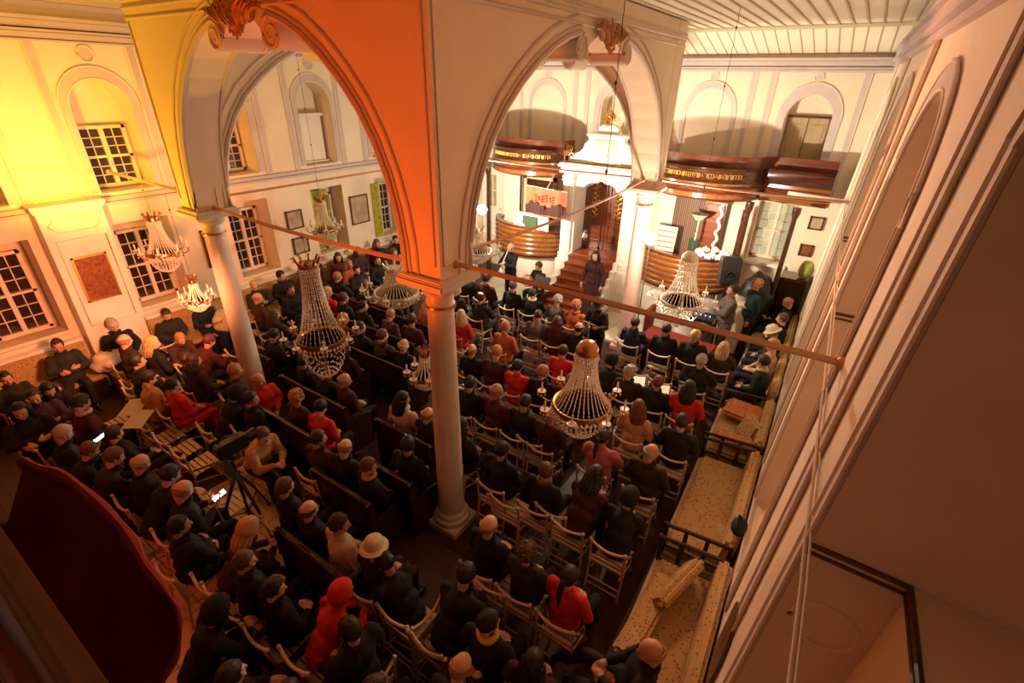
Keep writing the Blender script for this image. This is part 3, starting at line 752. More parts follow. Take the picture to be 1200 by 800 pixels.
# tie rods
def rod(p0, p1, label, sag=.0, r_=.028):
    m = MB(); n = 12; pts = []
    for i in range(n+1):
        t_ = i/n; p = Vector(p0).lerp(Vector(p1), t_); p.z -= sag*4*t_*(1-t_); pts.append(p)
    m.tube(pts, r_, 4)
    for p in (pts[0], pts[-1]): m.ell(p, (.05, .05, .05), 8, 6)
    tag(m.build('tie_rod', M['iron']), label, 'tie rod')
ZR = 3.93
rod((XL, AY, 3.98), (BX-HP, AY, 3.96), 'yellow lit iron tie rod from the left wall to the left column')
rod((BX+HP, AY, ZR-.10), (AX-HP, AY, ZR-.10), 'iron tie rod between the left column and the near column', .05)
rod((AX+HP, AY, ZR), (rwx(AY, ZR), AY, ZR), 'red lit iron tie rod from the near column to the right wall')
rod((AX, AY+HP, ZR-.0), (AX, CY-HP, ZR-.0), 'sagging iron tie rod from the near column back to the right rear column', .10, .022)
rod((BX, AY+HP, ZR), (BX, CY-HP, ZR), 'dark thin iron tie rod from the left column to the rear left column', .0, .020)
rod((BX+HP, CY, ZR), (AX-HP, CY, ZR), 'thin iron tie rod between the two rear columns', .03, .018)
rod((AX+HP, CY, ZR), (rwx(CY, ZR), CY, ZR), 'pink iron tie rod from the right rear column to the right wall', .03, .024)
m = MB(); m.box((-.35, 10.6, 3.86), (1.05, .05, .06), rz=R(-14)); tag(m.build('tube_lamp', M['white']), 'white tube lamp fixed under the balcony near the right wall', 'lamp')
# ================================================================ SHRINE (ark) AND STAIRS
XA = -5.33; YA = 12.2
t = thing('ark', 'tall white ark shrine with carved doors, tablet and gilt finial on the far wall', 'shrine', (XA, YA, 0))
def cusp(hw, z0, zs, zt):
    pts = [(-hw, z0), (hw, z0), (hw, zs)]
    for cx_, r_, a0, a1 in ((hw*.80, .14, -10, 110), (hw*.42, .20, 5, 105), (0, .24, 25, 155)):
        zc = {0: zt-.24}.get(cx_, zs+(zt-zs)*(.28 if cx_ > hw*.6 else .62)-.06)
        pts += [(cx_+r_*math.cos(R(a)), zc+r_*math.sin(R(a))) for a in range(a0, a1+1, 20)]
    right = pts[2:]; right = [p for p in right if p[0] >= 0]
    return [(-hw, z0), (hw, z0)]+right+[(-u, v) for u, v in reversed(right)]
m = MB(); m.plate([(-1.08, .08), (1.08, .08), (1.08, 3.50), (-1.08, 3.50)], [[(-.68, .5), (.68, .5), (.68, 3.0), (.60, 3.12), (.48, 3.14), (.42, 3.24), (.28, 3.30), (.12, 3.31), (.05, 3.36), (-.05, 3.36), (-.12, 3.31), (-.28, 3.30), (-.42, 3.24), (-.48, 3.14), (-.60, 3.12), (-.68, 3.0)]], lambda u, v, w: (u, w, v), .95)
m.build('surround', M['white'], t, False)
for s in (-1, 1):
    m = MB(); x = s*.90
    m.box((x, -.04, 2.0), (.30, .10, 3.0), bev=.01); m.box((x, -.08, .62), (.40, .28, 1.05), bev=.02); m.box((x, -.14, .36), (.48, .46, .52), bev=.02); m.box((x, -.2, .16), (.56, .62, .2), bev=.02)
    for z in (1.2, 1.28, 3.32, 3.40): m.box((x, -.05, z), (.36, .16, .05), bev=.01)
    for d in (-.08, 0, .08): m.tube([(x+d, -.095, 1.35), (x+d, -.095, 3.25)], .018, 6)
    m.build('pilaster', M['white'], t)
m = MB()
for z, h, d in ((3.52, .06, .14), (3.60, .10, .10), (3.68, .06, .20), (3.73, .03, .16)): m.box((0, -d/2+.3, z), (2.2+d, .6+d, h), bev=.008)
m.build('cornice', M['white'], t)
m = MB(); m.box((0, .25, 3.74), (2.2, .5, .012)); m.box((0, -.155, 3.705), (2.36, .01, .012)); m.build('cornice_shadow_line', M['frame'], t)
m = MB(); m.plate([(-.45, 3.74), (.45, 3.74), (.45, 4.42), (-.45, 4.42)], [], lambda u, v, w: (u, .08+w, v), .3)
m.box((0, .2, 4.46), (1.04, .42, .06), bev=.01); m.box((0, .2, 4.41), (.96, .36, .04))
m.plate([(-.30, 4.49), (.30, 4.49), (.26, 4.62), (.16, 4.70), (-.16, 4.70), (-.26, 4.62)], [], lambda u, v, w: (u, .12+w, v), .22)
m.build('tablet_block', M['white'], t)
m = MB(); m.plate([(-.30, 3.80), (.30, 3.80), (.30, 4.34), (-.30, 4.34)], [], lambda u, v, w: (u, .06+w, v), .03); m.build('tablet', M['paper'], t, False)
m = MB(); rim(m, [(-.31, 3.79), (.31, 3.79), (.31, 4.35), (-.31, 4.35)], .008, lambda u, v: (u, .055, v))
rnd = random.Random(3)
for r_ in range(7):
    for k in range(2):
        x = -.27+k*.29
        while x < -.03+k*.29:
            w_ = rnd.uniform(.012, .028); m.box((x+w_/2, .057, 4.28-r_*.068), (w_, .006, rnd.choice((.018, .024, .012)))); x += w_+.010
m.build('inscription', M['gilt'], t, False)
for s in (-1, 1):
    m = MB(); o = [(s*.45, 3.74), (s*1.05, 3.74), (s*1.05, 3.86), (s*.92, 3.88), (s*.86, 3.98), (s*.74, 4.02), (s*.66, 4.10), (s*.60, 4.24), (s*.52, 4.30), (s*.45, 4.38)]
    m.plate(o, [], lambda u, v, w: (u, .12+w, v), .16)
    m.tube([(s*(.95+.09*math.cos(a_*.5)*(1-a_/16)), .10, 3.90+.09*math.sin(a_*.5)*(1-a_/16)) for a_ in range(14)], .02, 6)
    m.build('scroll_wing', M['white'], t)
m = MB(); rnd = random.Random(5)
for k in range(34):
    a_ = rnd.uniform(0, 6.28); r_ = rnd.uniform(.03, .17); p0 = Vector((r_*.5*math.cos(a_), .18, 4.85+r_*.5*math.sin(a_)))
    p1 = Vector((r_*1.25*math.cos(a_), .12+rnd.uniform(-.03, .05), 4.85+r_*1.4*math.sin(a_)))
    m.tube([p0, (p0+p1)/2+Vector((0, -.03, .01)), p1], [.014, .02, .004], 5)
m.tube(arcp := [(.13*math.cos(k*.33), .17, 4.85+.15*math.sin(k*.33)) for k in range(20)], .016, 6)
m.ell((0, .17, 5.08), (.03, .03, .09)); m.build('finial', M['gilt'], t)
# doors
for s in (-1, 1):
    d = MB(); d.box((s*.34, .62, 2.0), (.67, .06, 2.75), bev=.01)
    for z, h in ((2.75, .95), (1.85, .55), (1.2, .5)):
        rim(d, [(s*.34-.24, z-h/2+.05), (s*.34+.24, z-h/2+.05), (s*.34+.24, z+h/2-.05), (s*.34-.24, z+h/2-.05)], .02, lambda u, v: (u, .585, v))
    dd = d.build('door', M['woodred'], t)
    g = MB(); rnd = random.Random(8+s)
    for k in range(26):
        zz = 2.3+.9*k/26; g.tube([(s*.34, .58, zz), (s*.34+.10*math.sin(k*1.7), .575, zz+.05), (s*.34+.13*math.sin(k*1.7+.6), .575, zz+.02)], [.012, .014, .004], 5)
    g.ell((s*.34, .578, 3.22), (.04, .02, .08)); g.build('gilt_ornament', M['gilt'], dd)
m = MB(); m.box((0, .72, 1.9), (1.4, .06, 3.0)); m.build('recess_back', M['wood'], t, False)
# stairs
t = thing('altar_stairs', 'reddish brown wooden steps flaring down from the ark doors', 'stairs', (XA, 10.55, .08))
for k in range(8):
    w_ = 1.32+.0*k; y0 = k*.20; z1 = .155*(k+1)
    m = MB(); m.box((0, (y0+2.0)/2, z1-.0775), (w_, 2.0-y0, .155)); m.box((0, y0-.01, z1-.015), (w_+.04, .05, .03), bev=.008)
    m.build('step', M['stairs'], t)
m = MB(); m.box((0, 1.94, 1.255), (1.30, .7, .03)); m.build('landing', M['stairs'], t)
for s in (-1, 1):
    m = MB()
    for k in range(7): m.box((s*.74, .35+k*.2, .05+.085*(k+1)), (.14, .22, .17*(k+1)), bev=.008)
    m.build('cheek_wall', M['white'], t)
# hanging sanctuary lamp
# ---- lower curved pulpits
def bulge(cx, hw, y_end, depth, n=24):
    return [(cx-hw+2*hw*i/n, y_end-depth*(1-((2*i/n-1)**2))**.62) for i in range(n+1)]
def ribbon(m, pts, z0, z1, th, prof=None):
    """curved upright panel along plan points; prof(t)->outward offset for height fraction"""
    nz = 1 if not prof else len(prof)-1
    n = len(pts); grid = []
    nrm = []
    for i in range(n):
        a_ = Vector(pts[max(i-1, 0)]); b_ = Vector(pts[min(i+1, n-1)]); t_ = (b_-a_).normalized(); nrm.append(Vector((t_.y, -t_.x)))
    zs = [z0+(z1-z0)*k/nz for k in range(nz+1)] if not prof else [z0+(z1-z0)*p[0] for p in prof]
    of = [0]*(nz+1) if not prof else [p[1] for p in prof]
    out = [[m.bm.verts.new((pts[i][0]+nrm[i].x*of[k], pts[i][1]+nrm[i].y*of[k], zs[k])) for k in range(nz+1)] for i in range(n)]
    inn = [[m.bm.verts.new((pts[i][0]-nrm[i].x*th, pts[i][1]-nrm[i].y*th, zs[k])) for k in range(nz+1)] for i in range(n)]
    for i in range(n-1):
        for k in range(nz):
            m.bm.faces.new((out[i][k], out[i+1][k], out[i+1][k+1], out[i][k+1])); m.bm.faces.new((inn[i][k], inn[i][k+1], inn[i+1][k+1], inn[i+1][k]))
        m.bm.faces.new((out[i][nz], out[i+1][nz], inn[i+1][nz], inn[i][nz])); m.bm.faces.new((out[i][0], inn[i][0], inn[i+1][0], out[i+1][0]))
    for i in (0, n-1):
        for k in range(nz): m.bm.faces.new((out[i][k], out[i][k+1], inn[i][k+1], inn[i][k]))
RIBS = []
for k in range(6):
    a0 = k/6; RIBS += [(a0, .0), (a0+.03, .035), (a0+.11, .05), (a0+.145, .035), (a0+.16, .0)]
RIBS += [(1.0, .03)]
def pulpit(cx, hw, label):
    t = thing('pulpit', label, 'pulpit', (0, 0, 0)); t.location = (cx, 12.5, 0)
    m = MB(); pts = bulge(0, hw, .1, .80); ribbon(m, pts, 1.06, 1.88, .06, RIBS); m.build('ribbed_front', M['woodmid'], t)
    m = MB(); ribbon(m, bulge(0, hw+.04, .1, .86), 1.88, 1.94, .16); m.build('top_rail', M['woodred'], t)
    m = MB(); ribbon(m, bulge(0, hw-.02, .1, .76), 1.0, 1.06, .5); m.build('bottom_moulding', M['woodred'], t)
    m = MB(); ribbon(m, bulge(0, hw-.1, .1, .62), .08, 1.02, .3); m.build('white_base', M['white'], t)
    return t
pulpit(-7.66, 1.20, 'curved ribbed oak pulpit left of the ark, behind the musicians')
pulpit(-2.95, 1.19, 'curved ribbed oak pulpit right of the ark, behind the white chandelier')
# ---- upper balconies with inscription
def balcony(cx, hw, label, tail):
    t = thing('balcony', label, 'balcony', (cx, 12.75, 0))
    P = lambda d, e=0: ([(-hw-e+2*(hw+e)*i/26, -.05-(.95+d)*(1-((2*i/26-1)**2))**.55) for i in range(27)])
    def path(d):
        p = P(d)
        if tail > 0: p = p+[(hw+.12, -.10-d), (hw+1.35, -.18-d)]
        return p
    m = MB(); ribbon(m, path(-.06), 3.30, 3.62, .10, [(0, -.06), (.25, .04), (.3, .02), (.6, .05), (.65, .03), (1, .10)]); m.build('lower_moulding', M['woodred'], t)
    m = MB(); ribbon(m, path(.0), 3.62, 3.70, .3); m.build('ledge', M['woodmid'], t)
    m = MB(); ribbon(m, path(-.04), 3.70, 4.02, .08, [(0, .05), (.2, .0), (.8, .0), (1, .06)]); m.build('front_panel', M['wood'], t)
    m = MB(); ribbon(m, path(-.20), 4.00, 4.25, .06); m.build('inner_parapet', M['woodred'], t)
    m = MB(); pp = P(-.0); vs = [m.bm.verts.new((x, y, 3.36)) for x, y in pp]+[m.bm.verts.new((hw, .42, 3.36)), m.bm.verts.new((-hw, .42, 3.36))]; f = m.bm.faces.new(vs)
    g = bmesh.ops.extrude_face_region(m.bm, geom=[f]); bmesh.ops.translate(m.bm, vec=(0, 0, .1), verts=[e for e in g['geom'] if isinstance(e, bmesh.types.BMVert)])
    if tail > 0: m.box((hw+.70, .10, 3.40), (1.4, .62, .1))
    m.build('deck', M['woodmid'], t, False)
    # gilded square letters along the band
    m = MB(); rnd = random.Random(11); p = P(-.04); 
    glyphs = [[(0, 1, 1, 1), (1, 0, 1, 1)], [(0, 0, 0, 1), (0, 1, 1, 1), (1, 0, 1, 1)], [(0, 1, 1, 1), (1, .4, 1, 1)], [(0, 0, 1, 0), (1, 0, 1, 1), (0, 1, 1, 1)], [(0, 0, 0, 1), (0, 0, 1, 0), (1, 0, 1, 1), (.5, 0, .5, 1)], [(0, .5, 0, 1), (0, .5, 1, .2)]]
    L = 0; i = 4
    for i in range(4, 22):
        for q in (.15, .65):
            a_ = Vector(p[i]); b_ = Vector(p[i+1]); o = a_.lerp(b_, q); tt = (b_-a_).normalized(); nn = Vector((tt.y, -tt.x))
            for (x0, z0, x1, z1) in rnd.choice(glyphs):
                p0 = o+tt*x0*.045+nn*.012; p1 = o+tt*x1*.045+nn*.012
                m.tube([(p0.x, p0.y, 3.80+z0*.09), (p1.x, p1.y, 3.80+z1*.09)], .009, 4)
    m.build('gilt_inscription', M['gilt'], t)
    return t
balcony(-7.72, 1.30, 'upper curved dark wood balcony with gilt lettering, left of the ark', -1)
balcony(-2.85, 1.28, 'upper curved dark balcony with gilt lettering right of the ark, reaching the right wall', 1)
# balcony posts
for x, y, lab in ((-1.66, 12.15, 'dark wooden post left of the bright window, holding the right balcony'), (-.72, 12.15, 'dark wooden post right of the bright window'), (-9.05, 12.3, 'dark wooden post under the left end of the left balcony'), (-8.25, 12.9, 'thin brown post beside the white panel under the left balcony')):
    r_ = .06 if x != -8.25 else .04
    m = MB(); m.lathe([(0, 0), (r_*1.6, 0), (r_*1.6, .12), (r_, .16), (r_*.9, 1.7), (r_*.85, 3.1), (r_*1.4, 3.2), (r_*1.5, 3.34), (0, 3.34)], 14)
    tag(m.build('balcony_post', M['wood'], None, True, (x, y, .0)), lab, 'post')
# panels under the balconies on the far wall
def panel(name, lab, x0, x1, z0, z1, mt, y=YF-.03, cat='panel', th=.06):
    m = MB(); m.box(((x0+x1)/2, y, (z0+z1)/2), (x1-x0, th, z1-z0), bev=.006); return tag(m.build(name, mt), lab, cat)
panel('flat_panel', 'plain white wall panel beside the glazed door under the left balcony', -9.05, -8.42, 1.2, 3.15, M['white'])
panel('flat_panel', 'plain pale panel under the right balcony beside the post', -2.75, -1.9, 1.3, 3.05, M['white'])
panel('flat_panel', 'narrow pale panel right behind the right rear column', -4.0, -3.5, 1.7, 3.3, M['white'])
m = MB(); m.box((-1.80, 12.7, 1.6), (.10, .06, 2.9)); tag(m.build('door_jamb', M['woodmid']), 'narrow brown door edge left of the dark balcony post', 'door')
M['lattice'] = brickmat('lattice_screen', (.26, .15, .10), (.20, .11, .07), (.08, .04, .03), .05, .05, .6, .012)
t = thing('lattice_screen', 'dark brown patterned screen with a small plate behind the right pulpit', 'screen', (-3.05, 12.95, 1.5))
m = MB(); m.box((0, 0, .8), (.95, .05, 1.6)); m.build('screen_panel', M['lattice'], t, False)
m = MB(); m.box((.22, -.04, .35), (.34, .03, .55), bev=.01); m.build('green_plate', mat('green_enamel', (.05, .08, .06), .3), t)
m = MB(); m.lathe([(0, 0), (.09, 0), (.12, .04), (.2, .14), (.0, .14)], 16); m.tube([(0, 0, 0), (0, 0, -.5)], .02, 6); tag(m.build('torchere', M['board'], None, True, (-2.72, 12.3, 2.75)), 'pale cone shaped uplighter under the right balcony', 'lamp')
t = thing('wood_slat_panel', 'reddish wooden cupboard front behind the hanging flowers', 'cupboard', (-2.5, 12.9, 1.5))
m = MB(); m.box((0, 0, .8), (.5, .08, 1.6), bev=.01); m.build('carcass', M['woodred'], t)
m = MB(); m.box((0, -.05, .8), (.42, .02, 1.5), bev=.01); m.build('door', M['stairs'], t)
# pictures by the right wall
picture('framed_picture', 'upper of two small brown framed pictures at the far right end', YF-.01, -.47, -.17, 2.72, 3.02, M['frame'], M['parch'], axis='y')
picture('framed_picture', 'lower of two small brown framed pictures at the far right end', YF-.01, -.50, -.22, 2.08, 2.36, M['frame'], M['plaque'], axis='y')
# window like frame and red flag banner under the left balcony
picture('framed_screen', 'gilt framed dark shelf of books behind the orange banner', YF-.05, -8.28, -7.15, 1.9, 3.12, M['board'], M['wood'], axis='y', cat='frame', fr=.1)
t = thing('printed_banner', 'orange and dark red printed banner hanging under the left balcony', 'banner', (-6.6, 11.55, 2.4))
m = MB(); nx, nz = 20, 10
g = [[m.bm.verts.new((-.62+1.24*i/nx, .04*math.sin(i*.7)+.02, .72*k/nz-.03*math.sin(math.pi*i/nx)*(1-k/nz))) for k in range(nz+1)] for i in range(nx+1)]
h = [[m.bm.verts.new((-.62+1.24*i/nx, .04*math.sin(i*.7)+.03, .72*k/nz-.03*math.sin(math.pi*i/nx)*(1-k/nz))) for k in range(nz+1)] for i in range(nx+1)]
for i in range(nx):
    for k in range(nz): m.bm.faces.new((g[i][k], g[i+1][k], g[i+1][k+1], g[i][k+1])); m.bm.faces.new((h[i][k], h[i][k+1], h[i+1][k+1], h[i+1][k]))
for k in range(nz): m.bm.faces.new((g[0][k], g[0][k+1], h[0][k+1], h[0][k])); m.bm.faces.new((g[nx][k+1], g[nx][k], h[nx][k], h[nx][k+1]))
m.build('sheet', mat('banner_orange', (.55, .10, .03), .7, color2=(.42, .06, .02), scale=3), t)
m = MB(); rnd = random.Random(4)
x = -.60
while x < .58:      # dark jagged crowd silhouette along the bottom
    w_ = rnd.uniform(.03, .09); hh = .10+.14*abs(math.sin(x*4))+rnd.uniform(0, .1)
    m.box((x+w_/2, .03*math.sin((x+.62)/1.24*20*.7)-.035, hh/2+.03), (w_, .012, hh)); m.ell((x+w_/2, -.035+.03*math.sin((x+.62)/1.24*14), hh+.03), (w_*.4, .006, .03)); x += w_*.8
m.build('silhouette_print', mat('banner_dark', (.03, .003, .003), .8), t)
m = MB()
for k in range(7):
    for q in range(3): m.ell((-.28+.09*k, -.04, .40+.055*q+.02*math.sin(k*2+q)), (.03, .006, .02))
m.build('lettering_print', mat('banner_red', (.14, .008, .005), .8), t)
m = MB(); m.tube([(-.64, .02, .74), (.64, .02, .70)], .012, 6); m.tube([(.02, .02, .72), (.02, .4, 1.05)], .012, 6); m.build('hanging_rod', M['pinkcol'], t)
t = thing('draped_cloth', 'cream drape with a dark green round emblem on the left pulpit rail', 'cloth', (-7.2, 11.75, 1.9))
m = MB()
for k in range(16): m.tube([(-.55+k*.073, .10+.02*math.sin(k*2), .0), (-.52+k*.069, .12+.02*math.sin(k*2), .42)], .045, 6)
m.build('drape', M['whitecloth'], t)
m = MB(); m.plate([(-.22, .36), (-.24, .16), (-.12, .04), (.0, -.0), (.12, .04), (.24, .16), (.22, .36)], [], lambda u, v, w: (u, -.0+w, v), .04)
m.build('emblem', spots('green_emblem', (.04, .07, .04), (.25, .25, .1), 40, .15), t)
# menorah on the ark side (candelabrum with curved branches)
t = thing('candelabrum', 'branched reddish candelabrum beside the left balcony end', 'candelabrum', (-6.42, 12.15, 3.76))
m = MB(); m.lathe([(0, 0), (.07, 0), (.02, .05), (.015, .16), (0, .16)], 12); m.build('stem', M['brass'], t)
for k in range(1, 5):
    for s in (-1, 1):
        m = MB(); r_ = .055*k; m.tube([(s*r_*math.sin(a_*math.pi/16), 0, .30-r_*math.cos(a_*math.pi/16)+.02*k) for a_ in range(9)]+[(s*r_, 0, .42)], .008, 5); m.build('branch', M['brass'], t)
# lectern sheets on the right pulpit
t = thing('music_rack', 'beige slatted rack standing on the right pulpit', 'rack', (-3.35, 12.05, 1.94))
m = MB(); m.box((0, 0, .30), (.46, .05, .60), rx=R(-8)); m.build('back_board', M['board'], t)
for k in range(4):
    m = MB(); m.box((0, -.05, .10+.13*k), (.42, .03, .025), rx=R(-8)); m.build('slat', M['woodmid'], t)
# flood lamps
def lamp(loc, label):
    t = thing('flood_lamp', label, 'lamp', loc)
    m = MB(); m.ell((0, 0, 0), (.12, .12, .12)); m.build('bulb', M['lampwhite'], t)  # oversized sphere, takes in the glare around the bulb
    m = MB(); m.lathe([(.03, -.09), (.09, -.09), (.09, -.07), (.03, -.07)], 16); m.tube([(0, 0, -.08), (0, 0, -loc[2]+.25)], .012, 6); m.build('holder', M['steel'], t)
    for k in range(3):
        m = MB(); m.tube([(0, 0, -loc[2]+.6), (.3*math.cos(k*2.1), .3*math.sin(k*2.1), -loc[2]+.02)], .01, 6); m.build('stand_leg', M['steel'], t)
lamp((-7.12, 9.42, 2.88), 'glaring white lamp on a stand at the left end of the left pulpit')
lamp((-2.98, 9.58, 2.86), 'glaring white lamp on a stand just right of the right rear column')
# ================================================================ CHANDELIERS
def chandelier(name, label, loc, dia, h, arms=8, strands=30, chain=None, crown=True, style=0, mt=None):
    t = thing('chandelier', label, 'chandelier', loc, 0)
    R0 = dia/2; mt = mt or M['brass']
    top = h*.62                                  # crown height above the ring plane
    rc = R0*.36
    # crown
    m = MB(); m.lathe([(rc*.8, top), (rc, top+.0), (rc*1.05, top+.03), (rc*1.0, top+.07), (rc*.85, top+.07)], 20)
    if style == 0:
        m.lathe([(rc*.95, top+.06), (rc*.9, top+.10), (rc*.6, top+.15), (rc*.2, top+.17), (0, top+.17)], 20)
    else:
        for k in range(8):
            a_ = k*math.pi/4; m.tube([(rc*math.cos(a_), rc*math.sin(a_), top+.05), (rc*1.35*math.cos(a_), rc*1.35*math.sin(a_), top+.14), (rc*1.7*math.cos(a_), rc*1.7*math.sin(a_), top+.12)], [.02, .016, .006], 6)
    m.build('crown', mt, t)
    # bead strands: crown -> ring, bellied
    m = MB(); nb = 34
    for k in range(strands):
        a_ = 2*math.pi*k/strands
        for j in range(nb):
            q = j/(nb-1); r_ = rc+(R0*.92-rc)*(q**2.4)
            m.octa((r_*math.cos(a_), r_*math.sin(a_), top*(1-q)), .0105+.004*(j % 2))
    tag(m.build('bead_strands', M['crystal'], t, False), kind='stuff')
    m = MB()
    for k in range(18):
        a_ = 2*math.pi*k/18; m.octa((rc*1.05*math.cos(a_), rc*1.05*math.sin(a_), top-.05), .022)
    tag(m.build('crown_pendants', M['crystal'], t, False), kind='stuff')
    # ring
    m = MB(); m.lathe([(R0*.90, -.02), (R0*.98, -.03), (R0, 0), (R0*.98, .03), (R0*.90, .02), (R0*.88, 0), (R0*.90, -.02)], 36); m.build('ring', mt, t)
    m = MB()
    for k in range(40):
        a_ = 2*math.pi*k/40; m.octa((R0*1.0*math.cos(a_), R0*1.0*math.sin(a_), -.06), .024); m.octa((R0*1.0*math.cos(a_), R0*1.0*math.sin(a_), -.11), .014)
    tag(m.build('ring_pendants', M['crystal'], t, False), kind='stuff')
    # lower basket
    m = MB()
    for k in range(26):
        a_ = 2*math.pi*k/26
        for j in range(9):
            q = j/8; r_ = R0*.9*math.cos(q*1.45); m.octa((r_*math.cos(a_), r_*math.sin(a_), -.04-h*.34*math.sin(q*1.5)), .016)
    tag(m.build('basket_beads', M['crystal'], t, False), kind='stuff')
    m = MB(); m.tube([(0, 0, top+.1), (0, 0, -h*.36)], .012, 6); m.ell((0, 0, -h*.4), (.04, .04, .05), 10, 8); m.build('stem', mt, t)
    for k in range(arms):
        a_ = 2*math.pi*(k+.3)/arms; ca, sa = math.cos(a_), math.sin(a_)
        m = MB(); m.tube([(R0*.9*ca, R0*.9*sa, 0), (R0*1.15*ca, R0*1.15*sa, -.06), (R0*1.38*ca, R0*1.38*sa, -.02), (R0*1.42*ca, R0*1.42*sa, .06)], .010, 6)
        arm = m.build('arm', mt, t)
        m = MB(); m.lathe([(0, .055), (.05, .07), (.055, .08), (0, .07)], 12, (R0*1.42*ca, R0*1.42*sa, 0))
        for q in range(6): m.octa((R0*1.42*ca+.05*math.cos(q), R0*1.42*sa+.05*math.sin(q), .03), .014)
        m.build('drip_pan', M['crystal'], arm)
        m = MB(); m.lathe([(0, .075), (.014, .075), (.013, .19), (.004, .2), (0, .215)], 8, (R0*1.42*ca, R0*1.42*sa, 0)); m.build('candle', M['candle'], arm)
    if chain:
        m = MB(); n = max(4, int((chain-loc[2]-top-.15)/.12))
        z0 = top+.14; dz = (chain-loc[2]-z0)/n
        for k in range(n):
            zz = z0+dz*k; s_ = (.014, 0) if k % 2 else (0, .014)
            m.tube([(s_[0]*.4, s_[1]*.4, zz), (s_[0]*.4, s_[1]*.4, zz+dz*1.1)], .0035, 4)
            if k % 6 == 3: m.ell((0, 0, zz), (.014, .014, .02), 8, 6)
        m.build('chain', M['black'], t)
    return t
chandelier('c', 'big crystal chandelier with a golden dome, over the middle of the right block', (-1.93, 4.52, 2.16), .72, 1.15, 8, 30, 6.6)
chandelier('c', 'tall orange-lit crystal chandelier hanging from the rod between left and near column', (-5.75, 3.685, 2.25), .70, 1.75, 8, 28, 3.83, style=1)
chandelier('c', 'white crystal chandelier over the right aisle in front of the right pulpit', (-1.93, 8.64, 2.10), .80, 1.25, 8, 30, 6.6, mt=M['brasslit'])
chandelier('c', 'small pink-lit crystal chandelier in front of the left wall windows', (-10.3, 3.70, 2.66), .58, .95, 8, 30, 3.93, style=1)
chandelier('c', 'pale crystal chandelier before the yellow green curtain of the left wall', (-10.1, 7.1, 2.40), .56, 1.05, 8, 24, 6.6, style=1)
chandelier('c', 'crystal chandelier right of the near column capital, above the front rows', (-5.90, 7.6, 2.55), .66, .6, 10, 30, 6.6, style=1, mt=M['brasslit'])
chandelier('c', 'brilliant white crystal chandelier hanging low over the pews left of the near column', (-5.90, 5.35, 2.38), .78, .62, 10, 34, 6.6, style=1, mt=M['brasslit'])
chandelier('c', 'small chandelier with reddish arms, just left of the left column shaft', (-9.1, 3.55, 2.05), .36, .5, 8, 14, 3.9, style=1)
chandelier('c', 'dark chandelier with two lit candles peeping out left of the near column shaft', (-4.15, 4.15, 1.95), .36, .5, 7, 14, 3.9, style=1)
# white flower like wall chandelier under the right balcony
t = thing('flower_chandelier', 'blazing white flower shaped glass chandelier under the right balcony', 'chandelier', (-2.15, 11.75, 2.1))
m = MB(); rnd = random.Random(2)
for k in range(26): m.ell((.03*math.sin(k), .02*math.cos(k*2), .05+k*.045), (.035, .035, .03), 8, 6)
m.build('glass_stem', M['whitecloth'], t)
for k in range(8):
    a_ = k*math.pi/4; m = MB(); cx_, cy_ = .30*math.cos(a_), .30*math.sin(a_)
    m.tube([(0, 0, .1), (cx_*.6, cy_*.6, -.05), (cx_, cy_, .02)], .014, 6)
    for q in range(5): m.ell((cx_+.06*math.cos(q*1.26), cy_+.06*math.sin(q*1.26), .06), (.045, .045, .05), 8, 6)
    m.ell((cx_, cy_, .10), (.035, .035, .05), 8, 6); m.build('flower_arm', M['whitecloth'], t)
# sanctuary lamp
t = thing('hanging_lamp', 'small silver hanging lamp on a dark cable in front of the ark doors', 'lamp', (-5.55, 12.0, 1.9))
m = MB(); m.tube([(0, 0, .2), (0, 0, 1.4)], .010, 6); m.build('cable', M['black'], t)
m = MB(); m.lathe([(0, -.12), (.03, -.1), (.09, 0), (.07, .02), (.03, .1), (.05, .16), (0, .22)], 12); m.build('lamp_body', M['steel'], t)
for k in range(3):
    m = MB(); m.tube([(.08*math.cos(k*2.1), .08*math.sin(k*2.1), .0), (0, 0, .22)], .006, 5); m.build('chain', M['steel'], t)

# ================================================================ SEATING
def folding_chair():
    t = thing('folding_chair', 'x', 'chair', (0, 0, 0))
    W = .215
    for s in (-1, 1):      # upright rear posts carry the back, slanted front legs cross below the seat
        m = MB(); m.tube([(s*W, -.27, .012), (s*W, -.215, .45), (s*W, -.255, .83)], .017, 8); m.ell((s*W, -.256, .842), (.024, .024, .024), 8, 6); m.build('post', M['chair'], t)
        m = MB(); m.tube([(s*(W-.03), .22, .012), (s*(W-.03), .12, .42)], .015, 8); m.tube([(s*(W-.035), .17, .22), (s*(W-.035), -.22, .34)], .011, 6); m.build('leg', M['chair'], t)
    m = MB()
    pts = [(-W+2*W*k/8, -.25-.030*math.sin(math.pi*k/8), .825-.035*math.sin(math.pi*k/8)) for k in range(9)]
    m.tube(pts, .017, 8); m.build('back_rail', M['chair'], t)
    m = MB(); m.box((0, -.228, .545), (2*W, .016, .06), bev=.005); m.build('back_slat', M['chair'], t)
    m = MB()
    for k in range(5): m.box((0, -.16+.075*k, .45+.004*k), (2*W-.05, .06, .018), bev=.004)
    m.box((0, -.20, .44), (2*W-.03, .02, .035)); m.box((0, .17, .45), (2*W-.03, .02, .035)); m.build('seat', M['chair'], t)
    for y, z in ((.20, .10), (-.262, .10), (-.25, .20)):
        m = MB(); m.tube([(-W, y, z), (W, y, z)], .011, 6); m.build('stretcher', M['chair'], t)
    return t
CH0 = folding_chair(); ch_used = [False]
